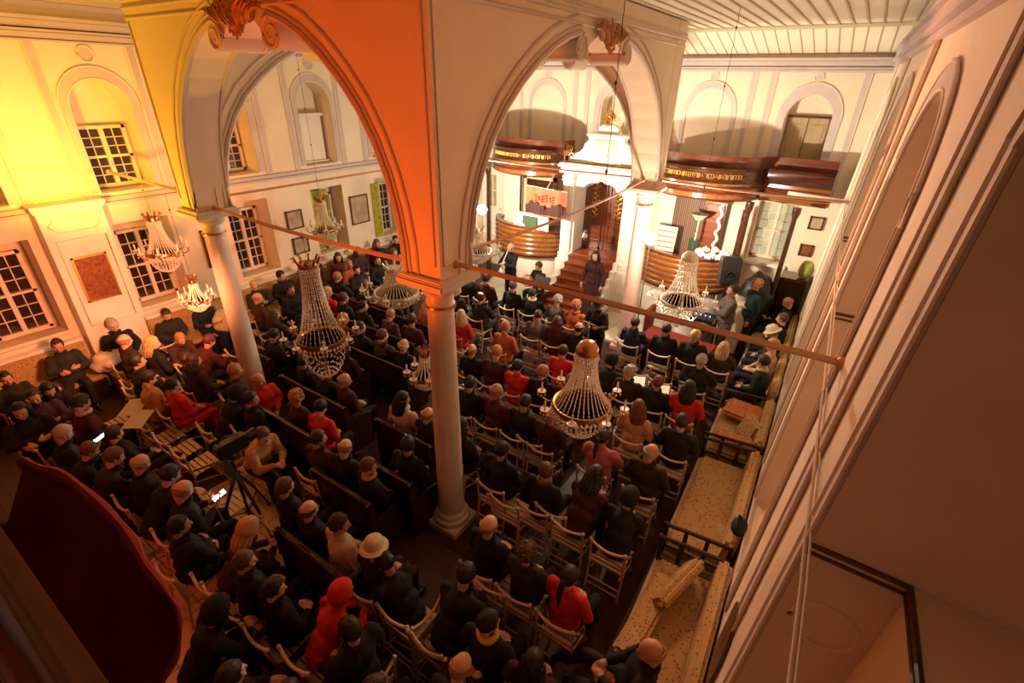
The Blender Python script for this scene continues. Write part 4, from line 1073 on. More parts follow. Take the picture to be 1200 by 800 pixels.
def place_chair(x, y, rz, label, group=None):
    if not ch_used[0]:
        ch_used[0] = True; CH0.location = (x, y, 0); CH0.rotation_euler.z = rz; CH0['label'] = label
        if group: CH0['group'] = group
        return CH0
    c = dup(CH0, (x, y, 0), rz, label); 
    if 'group' in c: del c['group']
    if group: c['group'] = group
    return c
# pews: one thing per pew
def pew(x0, x1, y, label, h=.95):
    w = x1-x0; t = thing('pew', label, 'bench', ((x0+x1)/2, y, .008), 0)
    m = MB(); m.box((0, .02, .43), (w, .42, .04), bev=.01); m.build('seat', M['pew'], t)
    m = MB(); m.box((0, -.21, .70), (w, .035, .46), rx=R(-6), bev=.008)
    n = max(1, int(w/.55))
    for k in range(n): m.box((-w/2+w*(k+.5)/n, -.232, .68), (w/n-.10, .02, .32), rx=R(-6), bev=.008)
    m.build('back_panel', M['pew'], t)
    m = MB(); m.tube([(-w/2-.02, -.235, h), (w/2+.02, -.235, h)], .028, 8); m.build('top_rail', M['wood'], t)
    for s in (-1, 1):
        m = MB(); m.plate([(-.26, 0), (.24, 0), (.24, .40), (.26, .62), (.10, .66), (-.14, .64), (-.2, .97), (-.28, .97), (-.26, .5)], [], lambda u, v, q: (s*w/2+q-.02, u, v), .04); m.build('end_panel', M['pew'], t)
    m = MB(); m.box((0, .0, .2), (w, .02, .34)); m.build('apron', M['pew'], t)
    return t
rows = {}
for p in PEOPLE:
    if p[7] == 'b': rows.setdefault(p[1], []).append((p[0], p[8]))
for y in sorted(rows):
    xs = sorted(rows[y]); segs = [[xs[0]]]
    for x in xs[1:]:
        if x[0]-segs[-1][-1][0] < 1.3: segs[-1].append(x)
        else: segs.append([x])
    for s in segs:
        pew(s[0][0]-.30, s[-1][0]+.30, y-.02, 'dark wooden pew under the '+' '.join(s[0][1].split(',')[0].split()[:11]))
# wall bench on the left
def wallbench(y0, y1, label):
    L = y1-y0; t = thing('long_bench', label, 'bench', (-11.14, (y0+y1)/2, 0))
    m = MB(); m.box((0, 0, .2), (.56, L, .4), bev=.01); m.build('base', M['pew'], t)
    m = MB(); m.box((.0, 0, .44), (.56, L-.02, .09), bev=.03); m.build('seat_cushion', M['cushion'], t)
    m = MB(); m.box((-.24, 0, .80), (.12, L-.02, .52), bev=.03); m.build('back_cushion', M['cushion'], t)
    m = MB(); m.box((-.26, 0, 1.11), (.16, L, .06), bev=.01); m.build('back_rail', M['white'], t)
wallbench(.2, 2.28, 'long patterned wall bench at the left edge under the first windows')
wallbench(3.36, 7.6, 'long patterned wall bench from the wall plaque past the left column')
wallbench(7.7, 10.9, 'patterned wall bench in the far left corner by the white table')
m = MB(); m.box((-10.86, 2.82, .22), (.5, .9, .44), bev=.02); tag(m.build('bench_block', M['cushion']), 'short patterned seat in front of the box pier under the plaque', 'bench')

# sofas along the right wall
def sofa(y0, y1, label, arms=True):
    L = y1-y0; xw = rwx((y0+y1)/2, .6)-.02; t = thing('sofa', label, 'sofa', (xw-.42, (y0+y1)/2, 0), R(1.4))
    m = MB(); m.box((0, 0, .22), (.78, L, .10), bev=.01); m.box((-.39, 0, .28), (.05, L, .12), bev=.01); m.build('frame', M['chair'], t)
    for sx in (-.36, .34):
        for sy in (-L/2+.05, L/2-.05):
            m = MB(); m.tube([(sx, sy, 0), (sx, sy, .22)], .03, 8); m.build('leg', M['pew'], t)
    m = MB(); m.box((-.02, 0, .36), (.70, L-.06, .18), bev=.045); m.build('seat_cushion', M['cushion'], t)
    m = MB(); m.box((.33, 0, .64), (.14, L-.06, .46), bev=.045, ry=R(6)); m.build('back_cushion', M['cushion'], t)
    if arms:
        for s in (-1, 1):
            m = MB(); y = s*(L/2-.02)
            m.tube([(-.40, y, .74), (-.1, y, .77), (.36, y, .80)], .026, 8); m.tube([(-.38, y, .22), (-.38, y, .74)], .022, 8); m.tube([(.36, y, .22), (.36, y, .80)], .022, 8)
            for x in (-.15, .1): m.box((x, y, .48), (.05, .02, .54))
            m.tube([(-.38, y, .40), (.36, y, .40)], .02, 6); m.ell((-.40, y, .75), (.035, .035, .035)); m.build('arm', M['pew'], t)
    return t
sofa(2.30, 4.50, 'patterned wooden sofa nearest the camera along the right wall, cushions in disarray')
sofa(4.68, 6.74, 'middle patterned wooden sofa along the right wall, one long plain seat')
sofa(6.84, 8.35, 'patterned wooden sofa farthest along the right wall, with rust coloured cushions')
sofa(8.45, 12.6, 'long patterned seat at the far right wall where people sit', False)
def cushion(loc, d, rot, mt, label):
    m = MB(); m.box((0, 0, 0), d, bev=min(d)*.35); o = m.build('cushion', mt); o.location = loc; o.rotation_euler = [R(a) for a in rot]; tag(o, label, 'cushion', None)
cushion((-.38, 8.02, .60), (.62, .52, .11), (4, 0, -6), M['cushionred'], 'rust patterned square cushion lying at the far end of the farthest empty sofa')
cushion((-.36, 7.12, .60), (.60, .30, .12), (-8, 0, 10), M['cushionred'], 'rust patterned cushion against the arm of the farthest empty sofa')
cushion((-.20, 7.48, .66), (.14, .46, .40), (0, 18, 35), M['cushion'], 'pale patterned cushion standing on edge on the farthest empty sofa')
cushion((-.34, 4.02, .64), (.13, .80, .34), (6, 30, -14), M['cushion'], 'thick patterned cushion tilted across the nearest sofa')
cushion((-.50, 3.55, .56), (.26, 1.15, .10), (0, -8, -5), M['cushion'], 'long patterned seat pad sliding off the nearest sofa')
cushion((-.48, 2.66, .58), (.44, .14, .16), (0, 0, -8), M['cushionred'], 'small orange patterned bolster at the near end of the nearest sofa')
m = MB(); m.ell((0, 0, 0), (.09, .14, .10)); m.tube([(0, -.1, .05), (-.03, 0, .17), (0, .1, .05)], .015, 6); m.jitter(.02)
o = m.build('handbag', M['navy'] if 'navy' in M else CM['navy']); o.location = (rwx(4.9, 1.15)-.10, 4.9, 1.0); tag(o, 'small dark blue bag on the sofa back against the right wall', 'bag')
# furniture at the front right and far corners
m = MB(); m.box((0, 0, .37), (1.5, .7, .74), bev=.02); o = m.build('covered_table', M['redcloth']); o.location = (-2.1, 9.75, 0); o.rotation_euler.z = R(-6); tag(o, 'low table covered in dark red cloth in front of the white chandelier', 'table')
m = MB(); m.box((0, 0, .5), (.10, .5, 1.0), bev=.02); o = m.build('red_stand', M['redcloth']); o.location = (-2.95, 10.35, .08); tag(o, 'upright red cloth covered stand by the right rear column', 'stand')
def lump(name, loc, r, mt, label, cat, seed=1, amt=.06):
    m = MB(); bmesh.ops.create_icosphere(m.bm, subdivisions=4, radius=1)
    for v in m.bm.verts: v.co = Vector((v.co.x*r[0], v.co.y*r[1], v.co.z*r[2]))
    for v in m.bm.verts: v.co += v.co.normalized()*noise.noise(v.co*7+Vector((seed, 0, 0)))*amt
    zmin = min(v.co.z for v in m.bm.verts)
    for v in m.bm.verts: v.co.z = max(v.co.z, zmin*.8)
    o = m.build(name, mt); o.location = loc; return tag(o, label, cat)
t = thing('covered_stand', 'white cloth covered stand behind the white chandelier', 'stand', (-2.2, 11.0, .08))
m = MB(); m.lathe([(0, 0), (.30, 0), (.26, .5), (.28, .9), (.22, 1.15), (.06, 1.28), (0, 1.3)], 18); m.jitter(.03, 4); m.build('cloth', M['whitecloth'], t)
t = thing('podium', 'beige podium board behind the loudspeaker', 'podium', (-1.35, 11.35, .08), R(-20))
m = MB(); m.box((0, 0, .62), (.62, .10, 1.24), rx=R(-10), bev=.01); m.build('front_board', M['board'], t)
m = MB(); m.box((0, .12, 1.2), (.66, .34, .04), rx=R(18), bev=.01); m.build('top', M['board'], t)
t = thing('loudspeaker', 'black loudspeaker on a thin stand beside the sound engineer', 'loudspeaker', (-1.60, 11.05, .08), R(25))
m = MB(); m.box((0, 0, 1.98), (.40, .34, .62), rx=R(-12), bev=.03); m.build('cabinet', M['black'], t)
m = MB(); m.lathe([(0, 0), (.13, 0), (.10, .02), (.04, .0), (.0, .02)], 20); g = m.bm.verts[:]; bmesh.ops.transform(m.bm, matrix=Matrix.Translation((0, -.20, 1.92)) @ Matrix.Rotation(R(90), 4, 'X'), verts=g); m.build('woofer', M['blackgloss'], t)
m = MB(); m.tube([(0, 0, .05), (0, 0, 1.7)], .018, 8)
m.build('pole', M['black'], t)
for k in range(3):
    a_ = k*2.094; m = MB(); m.tube([(0, 0, .55), (.35*math.cos(a_), .35*math.sin(a_), .02)], .014, 6); m.build('leg', M['black'], t)
lump('covered_equipment', (-1.05, 12.2, .90), (.42, .34, .9), M['black'], 'equipment under a black cover behind the loudspeaker', 'equipment', 3)
t = thing('sideboard', 'dark wooden sideboard in the far right corner below the two small pictures', 'sideboard', (-.40, 12.75, 0))
m = MB(); m.box((0, 0, .85), (.58, .6, 1.7), bev=.01); m.build('carcass', M['wood'], t)
m = MB(); m.box((0, -.31, .9), (.5, .02, 1.4), bev=.01); m.build('door', M['pew'], t)
lump('green_cushion', (-.22, 12.7, 1.9), (.16, .12, .22), mat('green_cloth', (.30, .36, .08), .8), 'yellow green cushion on top of the corner sideboard', 'cushion', 5, .02)
# far left: white table, armchair back
t = thing('white_table', 'white covered table in the far left corner', 'table', (-10.1, 10.75, 0), R(-8))
m = MB(); m.box((0, 0, .78), (1.0, 1.3, .05), bev=.01); m.build('table_top', M['whitecloth'], t)
m = MB()
for k in range(30):
    a_ = k/30; x = -.5+1.0*a_; m.tube([(x, -.66, .76), (x+.01*math.sin(k*2), -.68, .12)], .03, 6)
    y = -.66+1.3*a_; m.tube([(.5, y, .76), (.52, y, .12)], .04, 6)
m.build('cloth_skirt', M['whitecloth'], t)
for sx in (-.4, .4):
    for sy in (-.5, .5):
        m = MB(); m.tube([(sx, sy, 0), (sx, sy, .76)], .025, 6); m.build('leg', M['white'], t)
m = MB(); m.tube([(-11.3, 11.2, 1.35), (-10.5, 11.45, 1.32)], .03, 6); m.box((-10.95, 11.6, .66), (1.0, .5, 1.32), bev=.02); tag(m.build('cabinet', M['whitecloth']), 'white cabinet with a black top edge in the far left corner', 'cabinet')
lump('hanging_coat', (-9.75, 10.1, .82), (.26, .12, .36), M['black'], 'black coat over a chair back beside the white table', 'coat', 9, .03)
t = thing('hall_partition', 'white partition wall side with a door handle in the far left corner', 'partition', (-10.2, 12.2, 0))
m = MB(); m.box((0, 0, 1.6), (1.5, .08, 3.2)); m.build('leaf', M['white'], t, False)
m = MB(); m.tube([(.45, -.08, 1.5), (.45, -.08, 1.7)], .015, 6); m.build('handle', M['steel'], t)
# loose coats left wall bench
lump('cream_coat', (-10.95, 2.42, .70), (.22, .30, .20), CM['cream'], 'cream coat heaped on the wall bench between the first two seated men', 'coat', 2, .08)
lump('yellow_coat', (-10.75, 4.55, .75), (.14, .2, .28), CM['cream'], 'pale yellow coat held upright between the large man and the blue jacket', 'coat', 4, .05)
# banner cloth hanging just below the camera on the gallery rail
pts_raw = [(-1.67, .09, 4.44), (-1.69, .10, 4.56), (-1.685, .106, 4.643), (-1.52, .12, 4.69), (-1.40, .141, 4.71), (-1.24, .146, 4.725), (-1.10, .148, 4.728), (-1.03, .143, 4.715), (-.974, .138, 4.694), (-.925, .14, 4.655), (-.900, .138, 4.61), (-.898, .11, 4.53), (-.930, .07, 4.44), (-.93, .055, 4.36)]
pts_top = []
for i in range(len(pts_raw)-1):
    P0, P1, P2, P3 = [Vector(pts_raw[min(max(j, 0), len(pts_raw)-1)]) for j in (i-1, i, i+1, i+2)]
    for q in (0, .25, .5, .75): pts_top.append(.5*((2*P1)+(P2-P0)*q+(2*P0-5*P1+4*P2-P3)*q*q+(3*P1-P0-3*P2+P3)*q**3))
pts_top.append(Vector(pts_raw[-1]))
m = MB(); rows_ = []
cen = Vector((-1.25, .03, 4.2))
t = thing('banner_cloth', 'large dark red cloth hanging over the gallery rail at the lower left', 'cloth', (0, 0, 0))
n = len(pts_top)
for i, p in enumerate(pts_top):
    p = Vector(p); col = []
    for k in range(10):
        q = k/9; tq = i/(n-1); c_ = p.lerp(Vector((-1.72+.80*tq, -.015-.02*tq, 4.50-.38*tq)), q)
        c_.y = c_.y+.010*math.sin(i*.33+q*5)*q*(1-q)*3
        col.append(m.bm.verts.new(c_))
    rows_.append(col)
for i in range(n-1):
    for k in range(1, 9): m.bm.faces.new((rows_[i][k], rows_[i+1][k], rows_[i+1][k+1], rows_[i][k+1]))
BORD = [[r_[0].co.copy(), r_[1].co.copy()] for r_ in rows_]
for r_ in rows_: m.bm.verts.remove(r_[0])
bmesh.ops.solidify(m.bm, geom=m.bm.faces[:], thickness=.006)
m.build('cloth_panel', M['banner'], t)
m = MB(); bord = [[m.bm.verts.new(Vector(v_)) for v_ in r_] for r_ in BORD]
for i in range(n-1): m.bm.faces.new((bord[i][0], bord[i+1][0], bord[i+1][1], bord[i][1]))
bmesh.ops.solidify(m.bm, geom=m.bm.faces[:], thickness=.006); m.build('lit_border', mat('lit_border', (.16, .012, .006), .85), t)  # redder band painted for light glowing through the cloth edge
m = MB(); m.tube(pts_top, [.004+.009*math.sin(math.pi*min(1, i/40))+.002*math.sin(i) for i in range(len(pts_top))], 8, flat=1.6); m.build('lit_hem', mat('lit_hem', (.30, .02, .008), .85), t)  # rim colour brightened for the orange light catching this edge
# tripod with video camera
t = thing('camera_tripod', 'black video camera on a tripod standing in the left aisle', 'tripod', (-5.45, 1.95, 0))
for k, (x, y) in enumerate(((-.15, -.42), (.55, .02), (-.35, .42))):
    m = MB(); m.tube([(0, 0, 1.15), (x*.55, y*.55, .6)], .022, 6); m.tube([(x*.5, y*.5, .66), (x, y, .02)], .014, 6); m.ell((x, y, .02), (.03, .03, .02)); m.build('leg', M['black'], t)
    m = MB(); m.tube([(0, 0, .45), (x*.62, y*.62, .5)], .010, 5); m.build('brace', M['black'], t)
m = MB(); m.tube([(0, 0, .40), (0, 0, 1.42)], .02, 8); m.ell((0, 0, 1.40), (.06, .06, .06)); m.tube([(0, 0, 1.4), (-.28, -.34, 1.28)], .012, 6); m.build('centre_column', M['black'], t)
m = MB(); m.box((0, .05, 1.55), (.15, .38, .19), bev=.02); m.build('video_camera', M['black'], t)
m = MB(); m.tube([(0, .24, 1.56), (0, .36, 1.56)], [.06, .075], 14); m.build('lens', M['blackgloss'], t)
m = MB(); m.box((-.13, -.08, 1.60), (.02, .12, .09), bev=.004); m.build('monitor', M['blackgloss'], t)
m = MB(); m.tube([(0, -.1, 1.66), (0, 0, 1.72), (0, .15, 1.66)], .012, 6); m.build('top_handle', M['black'], t)
# ================================================================ PEOPLE
DG = bpy.context.evaluated_depsgraph_get
def remeshed(mb, name, vox, smooth=2, wrinkle=0.0, seed=0, decim=None):
    bmesh.ops.recalc_face_normals(mb.bm, faces=mb.bm.faces[:])
    me = bpy.data.meshes.new(name+'_raw'); mb.bm.to_mesh(me); mb.bm.free()
    o = bpy.data.objects.new(name+'_raw', me); COL.objects.link(o)
    r = o.modifiers.new('r', 'REMESH'); r.mode = 'VOXEL'; r.voxel_size = vox
    s = o.modifiers.new('s', 'SMOOTH'); s.factor = .6; s.iterations = smooth
    if decim: d = o.modifiers.new('d', 'DECIMATE'); d.ratio = decim
    dg = DG(); dg.update(); out = bpy.data.meshes.new_from_object(o.evaluated_get(dg), depsgraph=dg); out.name = name
    if wrinkle:
        for v in out.vertices:
            c = v.co*9+Vector((seed*3.1, 0, 0)); n_ = noise.noise(c)+.5*noise.noise(c*2.3)
            v.co += v.normal*n_*wrinkle
    out.materials.clear(); out.shade_smooth()
    bpy.data.objects.remove(o); bpy.data.meshes.remove(me); return out
def cap(m, a, b, ra, rb=None, seg=10):
    rb = rb or ra; a, b = Vector(a), Vector(b); d = b-a; L = max(d.length, 1e-5); n = 4
    pts = [a+d*(k/n) for k in range(n+1)]; m.tube(pts, [ra+(rb-ra)*k/n for k in range(n+1)], seg)
    m.ell(a, (ra*.99,)*3, seg, 6); m.ell(b, (rb*.99,)*3, seg, 6)
def hand(m, w, d, nrm, s=1, curl=.5):
    """palm plus five fingers. w wrist, d finger direction, nrm palm normal (towards what is touched), s=+1 thumb side"""
    w, d, nrm = Vector(w), Vector(d).normalized(), Vector(nrm).normalized(); sd = d.cross(nrm).normalized()*s
    cap(m, w, w+d*.045, .027, .034, 8); 
    for k in range(4):
        off = sd*(.030-.020*k); root = w+d*.07+off*.95; L = (.068, .078, .073, .058)[k]
        cap(m, w+d*.02+off*.6, root, .019, .0125, 6)
        c1 = root+(d*math.cos(curl*.5)+nrm*math.sin(curl*.5))*L*.5
        c2 = c1+(d*math.cos(curl*1.3)+nrm*math.sin(curl*1.3))*L*.5
        cap(m, root, c1, .0105, .0095, 6); cap(m, c1, c2, .0095, .008, 6)
    t0 = w+d*.018+sd*.026; t1 = t0+(sd*.7+d*.7+nrm*.35).normalized()*.042; t2 = t1+(sd*.15+d*.9+nrm*.4).normalized()*.032
    cap(m, t0, t1, .014, .0115, 6); cap(m, t1, t2, .0115, .0095, 6)
def head(m, c, rot):
    """head with brow, nose, lips, ears, chin, jaw; rot: 3x3 orientation; faces +Y"""
    P = lambda x, y, z: c+rot @ Vector((x, y, z))
    m.ell(P(0, -.012, .022), (.076, .096, .098), 16, 12, rot); m.ell(P(0, .022, -.045), (.058, .066, .068), 14, 10, rot)
    m.ell(P(0, .055, -.088), (.028, .024, .020), 10, 6, rot); m.ell(P(0, .062, .030), (.052, .026, .018), 10, 6, rot)
    cap(m, P(0, .080, .018), P(0, .106, -.026), .009, .0145, 8); m.ell(P(0, .096, -.030), (.020, .014, .010), 8, 6, rot)
    m.ell(P(0, .086, -.056), (.025, .011, .0065), 8, 6, rot); m.ell(P(0, .084, -.068), (.021, .011, .0075), 8, 6, rot)
    for s in (-1, 1):
        m.ell(P(s*.078, -.008, -.008), (.010, .020, .030), 8, 6, rot); m.ell(P(s*.040, .062, -.028), (.024, .020, .022), 8, 6, rot)
        m.ell(P(s*.031, .078, .006), (.016, .011, .009), 8, 6, rot)
PROTO = {}
def rotm(yaw, pitch, roll=0): return (Matrix.Rotation(R(yaw), 3, 'Z') @ Matrix.Rotation(R(-pitch), 3, 'X') @ Matrix.Rotation(R(roll), 3, 'Y'))
def person_proto(key, lean=0, yaw=0, pitch=10, arms='lap', stand=False, bulk=1.0, legs='normal'):
    """joints in metres, figure faces +Y, origin on the floor"""
    pz = .95 if stand else .52
    pel = Vector((0, 0, pz+.02)); ln = R(lean)
    def up(h, x=0, f=0): return pel+Vector((x, math.sin(ln)*h+math.cos(ln)*f, math.cos(ln)*h-math.sin(ln)*f))
    chest = up(.33); neckb = up(.50, 0, -.01); hc = neckb+Vector((0, math.sin(ln*.6)*.16+.025, math.cos(ln*.6)*.165))
    hr = rotm(yaw, pitch)
    sh = {s: up(.445, s*.175, -.005) for s in (-1, 1)}
    if stand:
        hip = {s: Vector((s*.095, 0, .93)) for s in (-1, 1)}; kn = {s: Vector((s*.10, .02, .50)) for s in (-1, 1)}; an = {s: Vector((s*.11, -.01, .09)) for s in (-1, 1)}
    elif legs == 'out':
        hip = {s: Vector((s*.095, .02, .51)) for s in (-1, 1)}; kn = {s: Vector((s*.14, .44, .50)) for s in (-1, 1)}; an = {s: Vector((s*.12, .78, .13)) for s in (-1, 1)}
    else:
        hip = {s: Vector((s*.095, .02, .51)) for s in (-1, 1)}; kn = {s: Vector((s*.13, .42, .52)) for s in (-1, 1)}; an = {s: Vector((s*.12, .40, .10)) for s in (-1, 1)}
    A = {}
    if arms == 'lap':
        for s in (-1, 1): A[s] = (Vector((s*.245, .03+math.sin(ln)*.2, pz+.25)), Vector((s*.075, .26, pz+.125)), Vector((-s*.55, .55, -.15)), Vector((0, -.1, -1)), .5)
    elif arms == 'lean':
        for s in (-1, 1): A[s] = (Vector((s*.20, .34, pz+.15)), Vector((s*.06, .50, pz+.20)), Vector((-s*.5, .6, -.1)), Vector((0, -.3, -1)), .8)
    elif arms == 'phone':
        for s in (-1, 1): A[s] = (Vector((s*.23, .10, pz+.22)), Vector((s*.06, .32, pz+.30)), Vector((-s*.25, .75, .35)), Vector((-s*.6, .2, .5)), .9)
    elif arms == 'read':
        for s in (-1, 1): A[s] = (Vector((s*.25, .10, pz+.22)), Vector((s*.15, .34, pz+.26)), Vector((-s*.1, .85, .25)), Vector((-s*.6, 0, .6)), .8)
    elif arms == 'cross':
        A[1] = (Vector((.25, .12, pz+.27)), Vector((-.02, .22, pz+.28)), Vector((-1, .1, .1)), Vector((0, -1, -.1)), .6); A[-1] = (Vector((-.25, .12, pz+.25)), Vector((.02, .25, pz+.24)), Vector((1, .05, .05)), Vector((0, -1, -.1)), .6)
    elif arms == 'sides':
        for s in (-1, 1): A[s] = (Vector((s*.25, -.02, pz+.20)), Vector((s*.27, .10, pz-.02)), Vector((0, .15, -1)), Vector((-s, .1, 0)), .4)
    elif arms == 'flute':
        A[1] = (Vector((.26, .14, pz+.22)), Vector((.06, .32, pz+.16)), Vector((-.6, .5, -.2)), Vector((-.3, .2, -.7)), 1.0); A[-1] = (Vector((-.25, .14, pz+.24)), Vector((-.02, .27, pz+.30)), Vector((.5, .5, .1)), Vector((.2, .2, -.7)), 1.0)
    elif arms == 'lute':
        A[1] = (Vector((.30, .05, pz+.22)), Vector((.16, .26, pz+.20)), Vector((-.8, .35, -.1)), Vector((0, -1, -.3)), .6); A[-1] = (Vector((-.30, .12, pz+.22)), Vector((-.34, .30, pz+.20)), Vector((-.4, .6, .3)), Vector((.6, -.2, .4)), 1.0)
    body = MB()
    head(body, hc, hr); cap(body, neckb-Vector((0, 0, .03)), hc+hr @ Vector((0, -.03, -.06)), .054, .050)
    body.ell(chest, (.125, .085, .15), 14, 10); body.ell(up(.42), (.15, .07, .07), 14, 8); body.ell(pel+Vector((0, 0, .03)), (.13, .10, .11), 14, 10); cap(body, pel, chest, .10, .11)
    for s in (-1, 1):
        e, w, d, n_, cu = A[s]
        cap(body, sh[s], e, .042, .036); cap(body, e, w, .036, .024); hand(body, w, d, n_, s if arms != 'cross' else s, cu)
        cap(body, hip[s], kn[s], .066, .048); cap(body, kn[s], an[s], .046, .032); cap(body, an[s]+Vector((0, -.02, -.03)), an[s]+Vector((0, .13, -.05)), .030, .026)
        cap(body, up(.44, s*.05), sh[s], .05, .045)
    tp = MB(); b = bulk*1.12
    tp.ell(up(.34), (.165*b, .120*b, .17), 16, 12); tp.ell(up(.16), (.155*b, .125*b, .16), 16, 12); tp.ell(up(.445, 0, -.005), (.165*b, .085, .065), 14, 8); tp.ell(up(.405, 0, -.005), (.215*b, .09, .085), 16, 8); tp.ell(up(.03), (.165*b, .14*b, .11), 14, 10)
    cap(tp, up(.47, 0, -.012), up(.525, 0, -.008), .078, .066)
    for s in (-1, 1):
        e, w, d, n_, cu = A[s]; tp.ell(sh[s], (.070, .068, .062), 10, 8); cap(tp, sh[s], e, .063*b, .056*b); cap(tp, e, e.lerp(w, .90), .056*b, .042)
        cap(tp, up(.455, s*.06), sh[s], .052, .052)
        if stand: cap(tp, up(0, s*.06), up(-.12, s*.09), .10*b, .10*b)
        else: cap(tp, up(-.02, s*.07), hip[s]+Vector((0, .12, .01)), .085, .078)
    tr = MB(); tr.ell(pel, (.155, .13, .11), 14, 10)
    for s in (-1, 1):
        cap(tr, hip[s], kn[s], .086, .066); cap(tr, kn[s], an[s].lerp(kn[s], .04), .064, .052)
    sh_ = []
    for s in (-1, 1):
        sm = MB(); sh_.append(sm)
        a_ = an[s]; up_ = Vector((0, .05, .03)) if legs == 'out' and not stand else Vector((0, 0, 0))
        cap(sm, a_+Vector((0, -.03, -.045)), a_+Vector((0, .14, -.055))+up_, .040, .036); cap(sm, a_+Vector((0, -.01, .01)), a_+Vector((0, 0, -.04)), .042, .042)
    PROTO[key] = dict(body=remeshed(body, 'body_'+key, .0095, 1), top=remeshed(tp, 'top_'+key, .017, 4, .010, len(key)), trousers=remeshed(tr, 'trousers_'+key, .02, 3, .006, 3), shoes=[remeshed(q_, 'shoe_'+key, .012, 1) for q_ in sh_], hc=hc, hr=hr, A=A, sh=sh)
    PROTO[key]['body'].materials.append(M['skin'])
for k in ('top', ): pass
person_proto('lap0', 0, 0, 8); person_proto('lapL', 2, 32, 10); person_proto('lapR', 3, -30, 12); person_proto('lapD', 8, 5, 28, bulk=1.1)
person_proto('lean0', 32, 0, 30, 'lean'); person_proto('phone', 10, 0, 34, 'phone', bulk=1.05); person_proto('read', 4, 0, 30, 'read'); person_proto('cross', 2, -12, 8, 'cross', bulk=1.1); person_proto('out', -8, 10, 12, 'lap', legs='out')
person_proto('flute', 0, 0, 12, 'flute', True); person_proto('lute', 4, -18, 22, 'lute'); person_proto('stand', 0, 0, 2, 'sides', True); person_proto('standcross', 0, 10, 6, 'cross', True, 1.12); person_proto('standread', 6, 0, 28, 'read', True)
# hair meshes, head-local
HAIRM = {}
def hair(key):
    m = MB()
    def cut(fn):
        bmesh.ops.delete(m.bm, geom=[v for v in m.bm.verts if fn(v.co)], context='VERTS')
    m.ell((0, -.018, .026), (.088, .106, .108) if key not in 'CD' else (.098, .116, .118), 28, 20)
    if key in ('S', 'K', 'H', 'P', 'L', 'C', 'F'):
        cut(lambda c: (c.y > .045 and c.z < .062) or (c.z < -.055) or (c.y > .0 and c.z < -.01))
    if key == 'B':
        cut(lambda c: c.z > .052 or c.z < -.055 or c.y > .035 and c.z > -.2)
    th = .012 if key != 'C' else .02
    bmesh.ops.recalc_face_normals(m.bm, faces=m.bm.faces[:]); bmesh.ops.solidify(m.bm, geom=m.bm.faces[:], thickness=th)
    if key == 'C':
        rnd = random.Random(1)
        for k in range(70):
            a_ = rnd.uniform(0, 6.28); z = rnd.uniform(-.4, 1); rr_ = math.sqrt(1-z*z); p = (.094*rr_*math.cos(a_), -.018+.11*rr_*math.sin(a_), .026+.112*z)
            if p[1] > .05 and p[2] < .06: continue
            m.ell(p, (.022, .022, .02), 8, 6)
    if key == 'L':
        for k in range(-4, 5):
            a_ = R(k*24); x = .088*math.sin(a_); y = -.02-.088*math.cos(a_)
            cap(m, (x, y, .0), (x*1.12, y*1.02-.012, -.13), .026, .028, 8); cap(m, (x*1.12, y*1.02-.012, -.13), (x*1.0, y-.02, -.22), .028, .014, 8)
    if key == 'P':
        m.ell((0, -.12, .03), (.03, .03, .03), 8, 6); cap(m, (0, -.13, .02), (0, -.155, -.12), .030, .034, 8); cap(m, (0, -.155, -.12), (.01, -.15, -.27), .034, .012, 8)
    for v in m.bm.verts:
        n_ = noise.noise(Vector((v.co.x*60, v.co.y*60, v.co.z*18))); v.co += v.co.normalized()*(n_*.006+.006*noise.noise(v.co*22))
    me = m.mesh('hair_'+key, HM['black']); HAIRM[key] = me
for k in ('S', 'L', 'B', 'C', 'P'): hair(k)
HAIRM['K'] = HAIRM['S']; HAIRM['H'] = HAIRM['S']; HAIRM['D'] = HAIRM['S']
m = MB(); m.ell((0, -.045, .115), (.062, .062, .022), 20, 10); KIPPA = m.mesh('skullcap', M['paper'])
m = MB(); m.lathe([(0, .165), (.05, .162), (.088, .13), (.104, .075), (.108, .055), (.15, .035), (.152, .030), (.10, .045), (0, .045)], 28); 
for v in m.bm.verts: v.co.y = v.co.y*1.12-.01
HATM = m.mesh('hat', HM['cream'])
m = MB(); m.ell((0, -.02, .015), (.118, .132, .142), 24, 18); bmesh.ops.delete(m.bm, geom=[v for v in m.bm.verts if v.co.y > .062 and v.co.z < .11 or v.co.z < -.1], context='VERTS'); bmesh.ops.recalc_face_normals(m.bm, faces=m.bm.faces[:]); bmesh.ops.solidify(m.bm, geom=m.bm.faces[:], thickness=.014)
HOODM = m.jitter(.008, 9).mesh('hood', CM['blk'])
EYES = []
for s in (-1, 1): m = MB(); m.ell((s*.031, .087, .005), (.0105, .006, .0055), 8, 6); EYES.append(m.mesh('eye', M['eye']))
m = MB(); m.tube([(.070*math.cos(k*.43), .066*math.sin(k*.43)+.004, .012*math.sin(k*.43)) for k in range(15)], .021, 8); COLLARM = m.mesh('collar', CM['blk'])
m = MB()
for s in (-1, 1): m.tube([(s*.035+.024*math.cos(k*.63), .101, .0+.018*math.sin(k*.63)) for k in range(11)], .0025, 5); m.tube([(s*.06, .10, .005), (s*.082, .0, .005)], .0025, 5)
GLASSES = m.mesh('glasses', M['black'])
m = MB(); m.tube([(.075*math.cos(k*.42), .07*math.sin(k*.42), .008*math.sin(k)) for k in range(16)], .030, 8); SCARFM = m.jitter(.008, 12).mesh('scarf', CM['cream'])
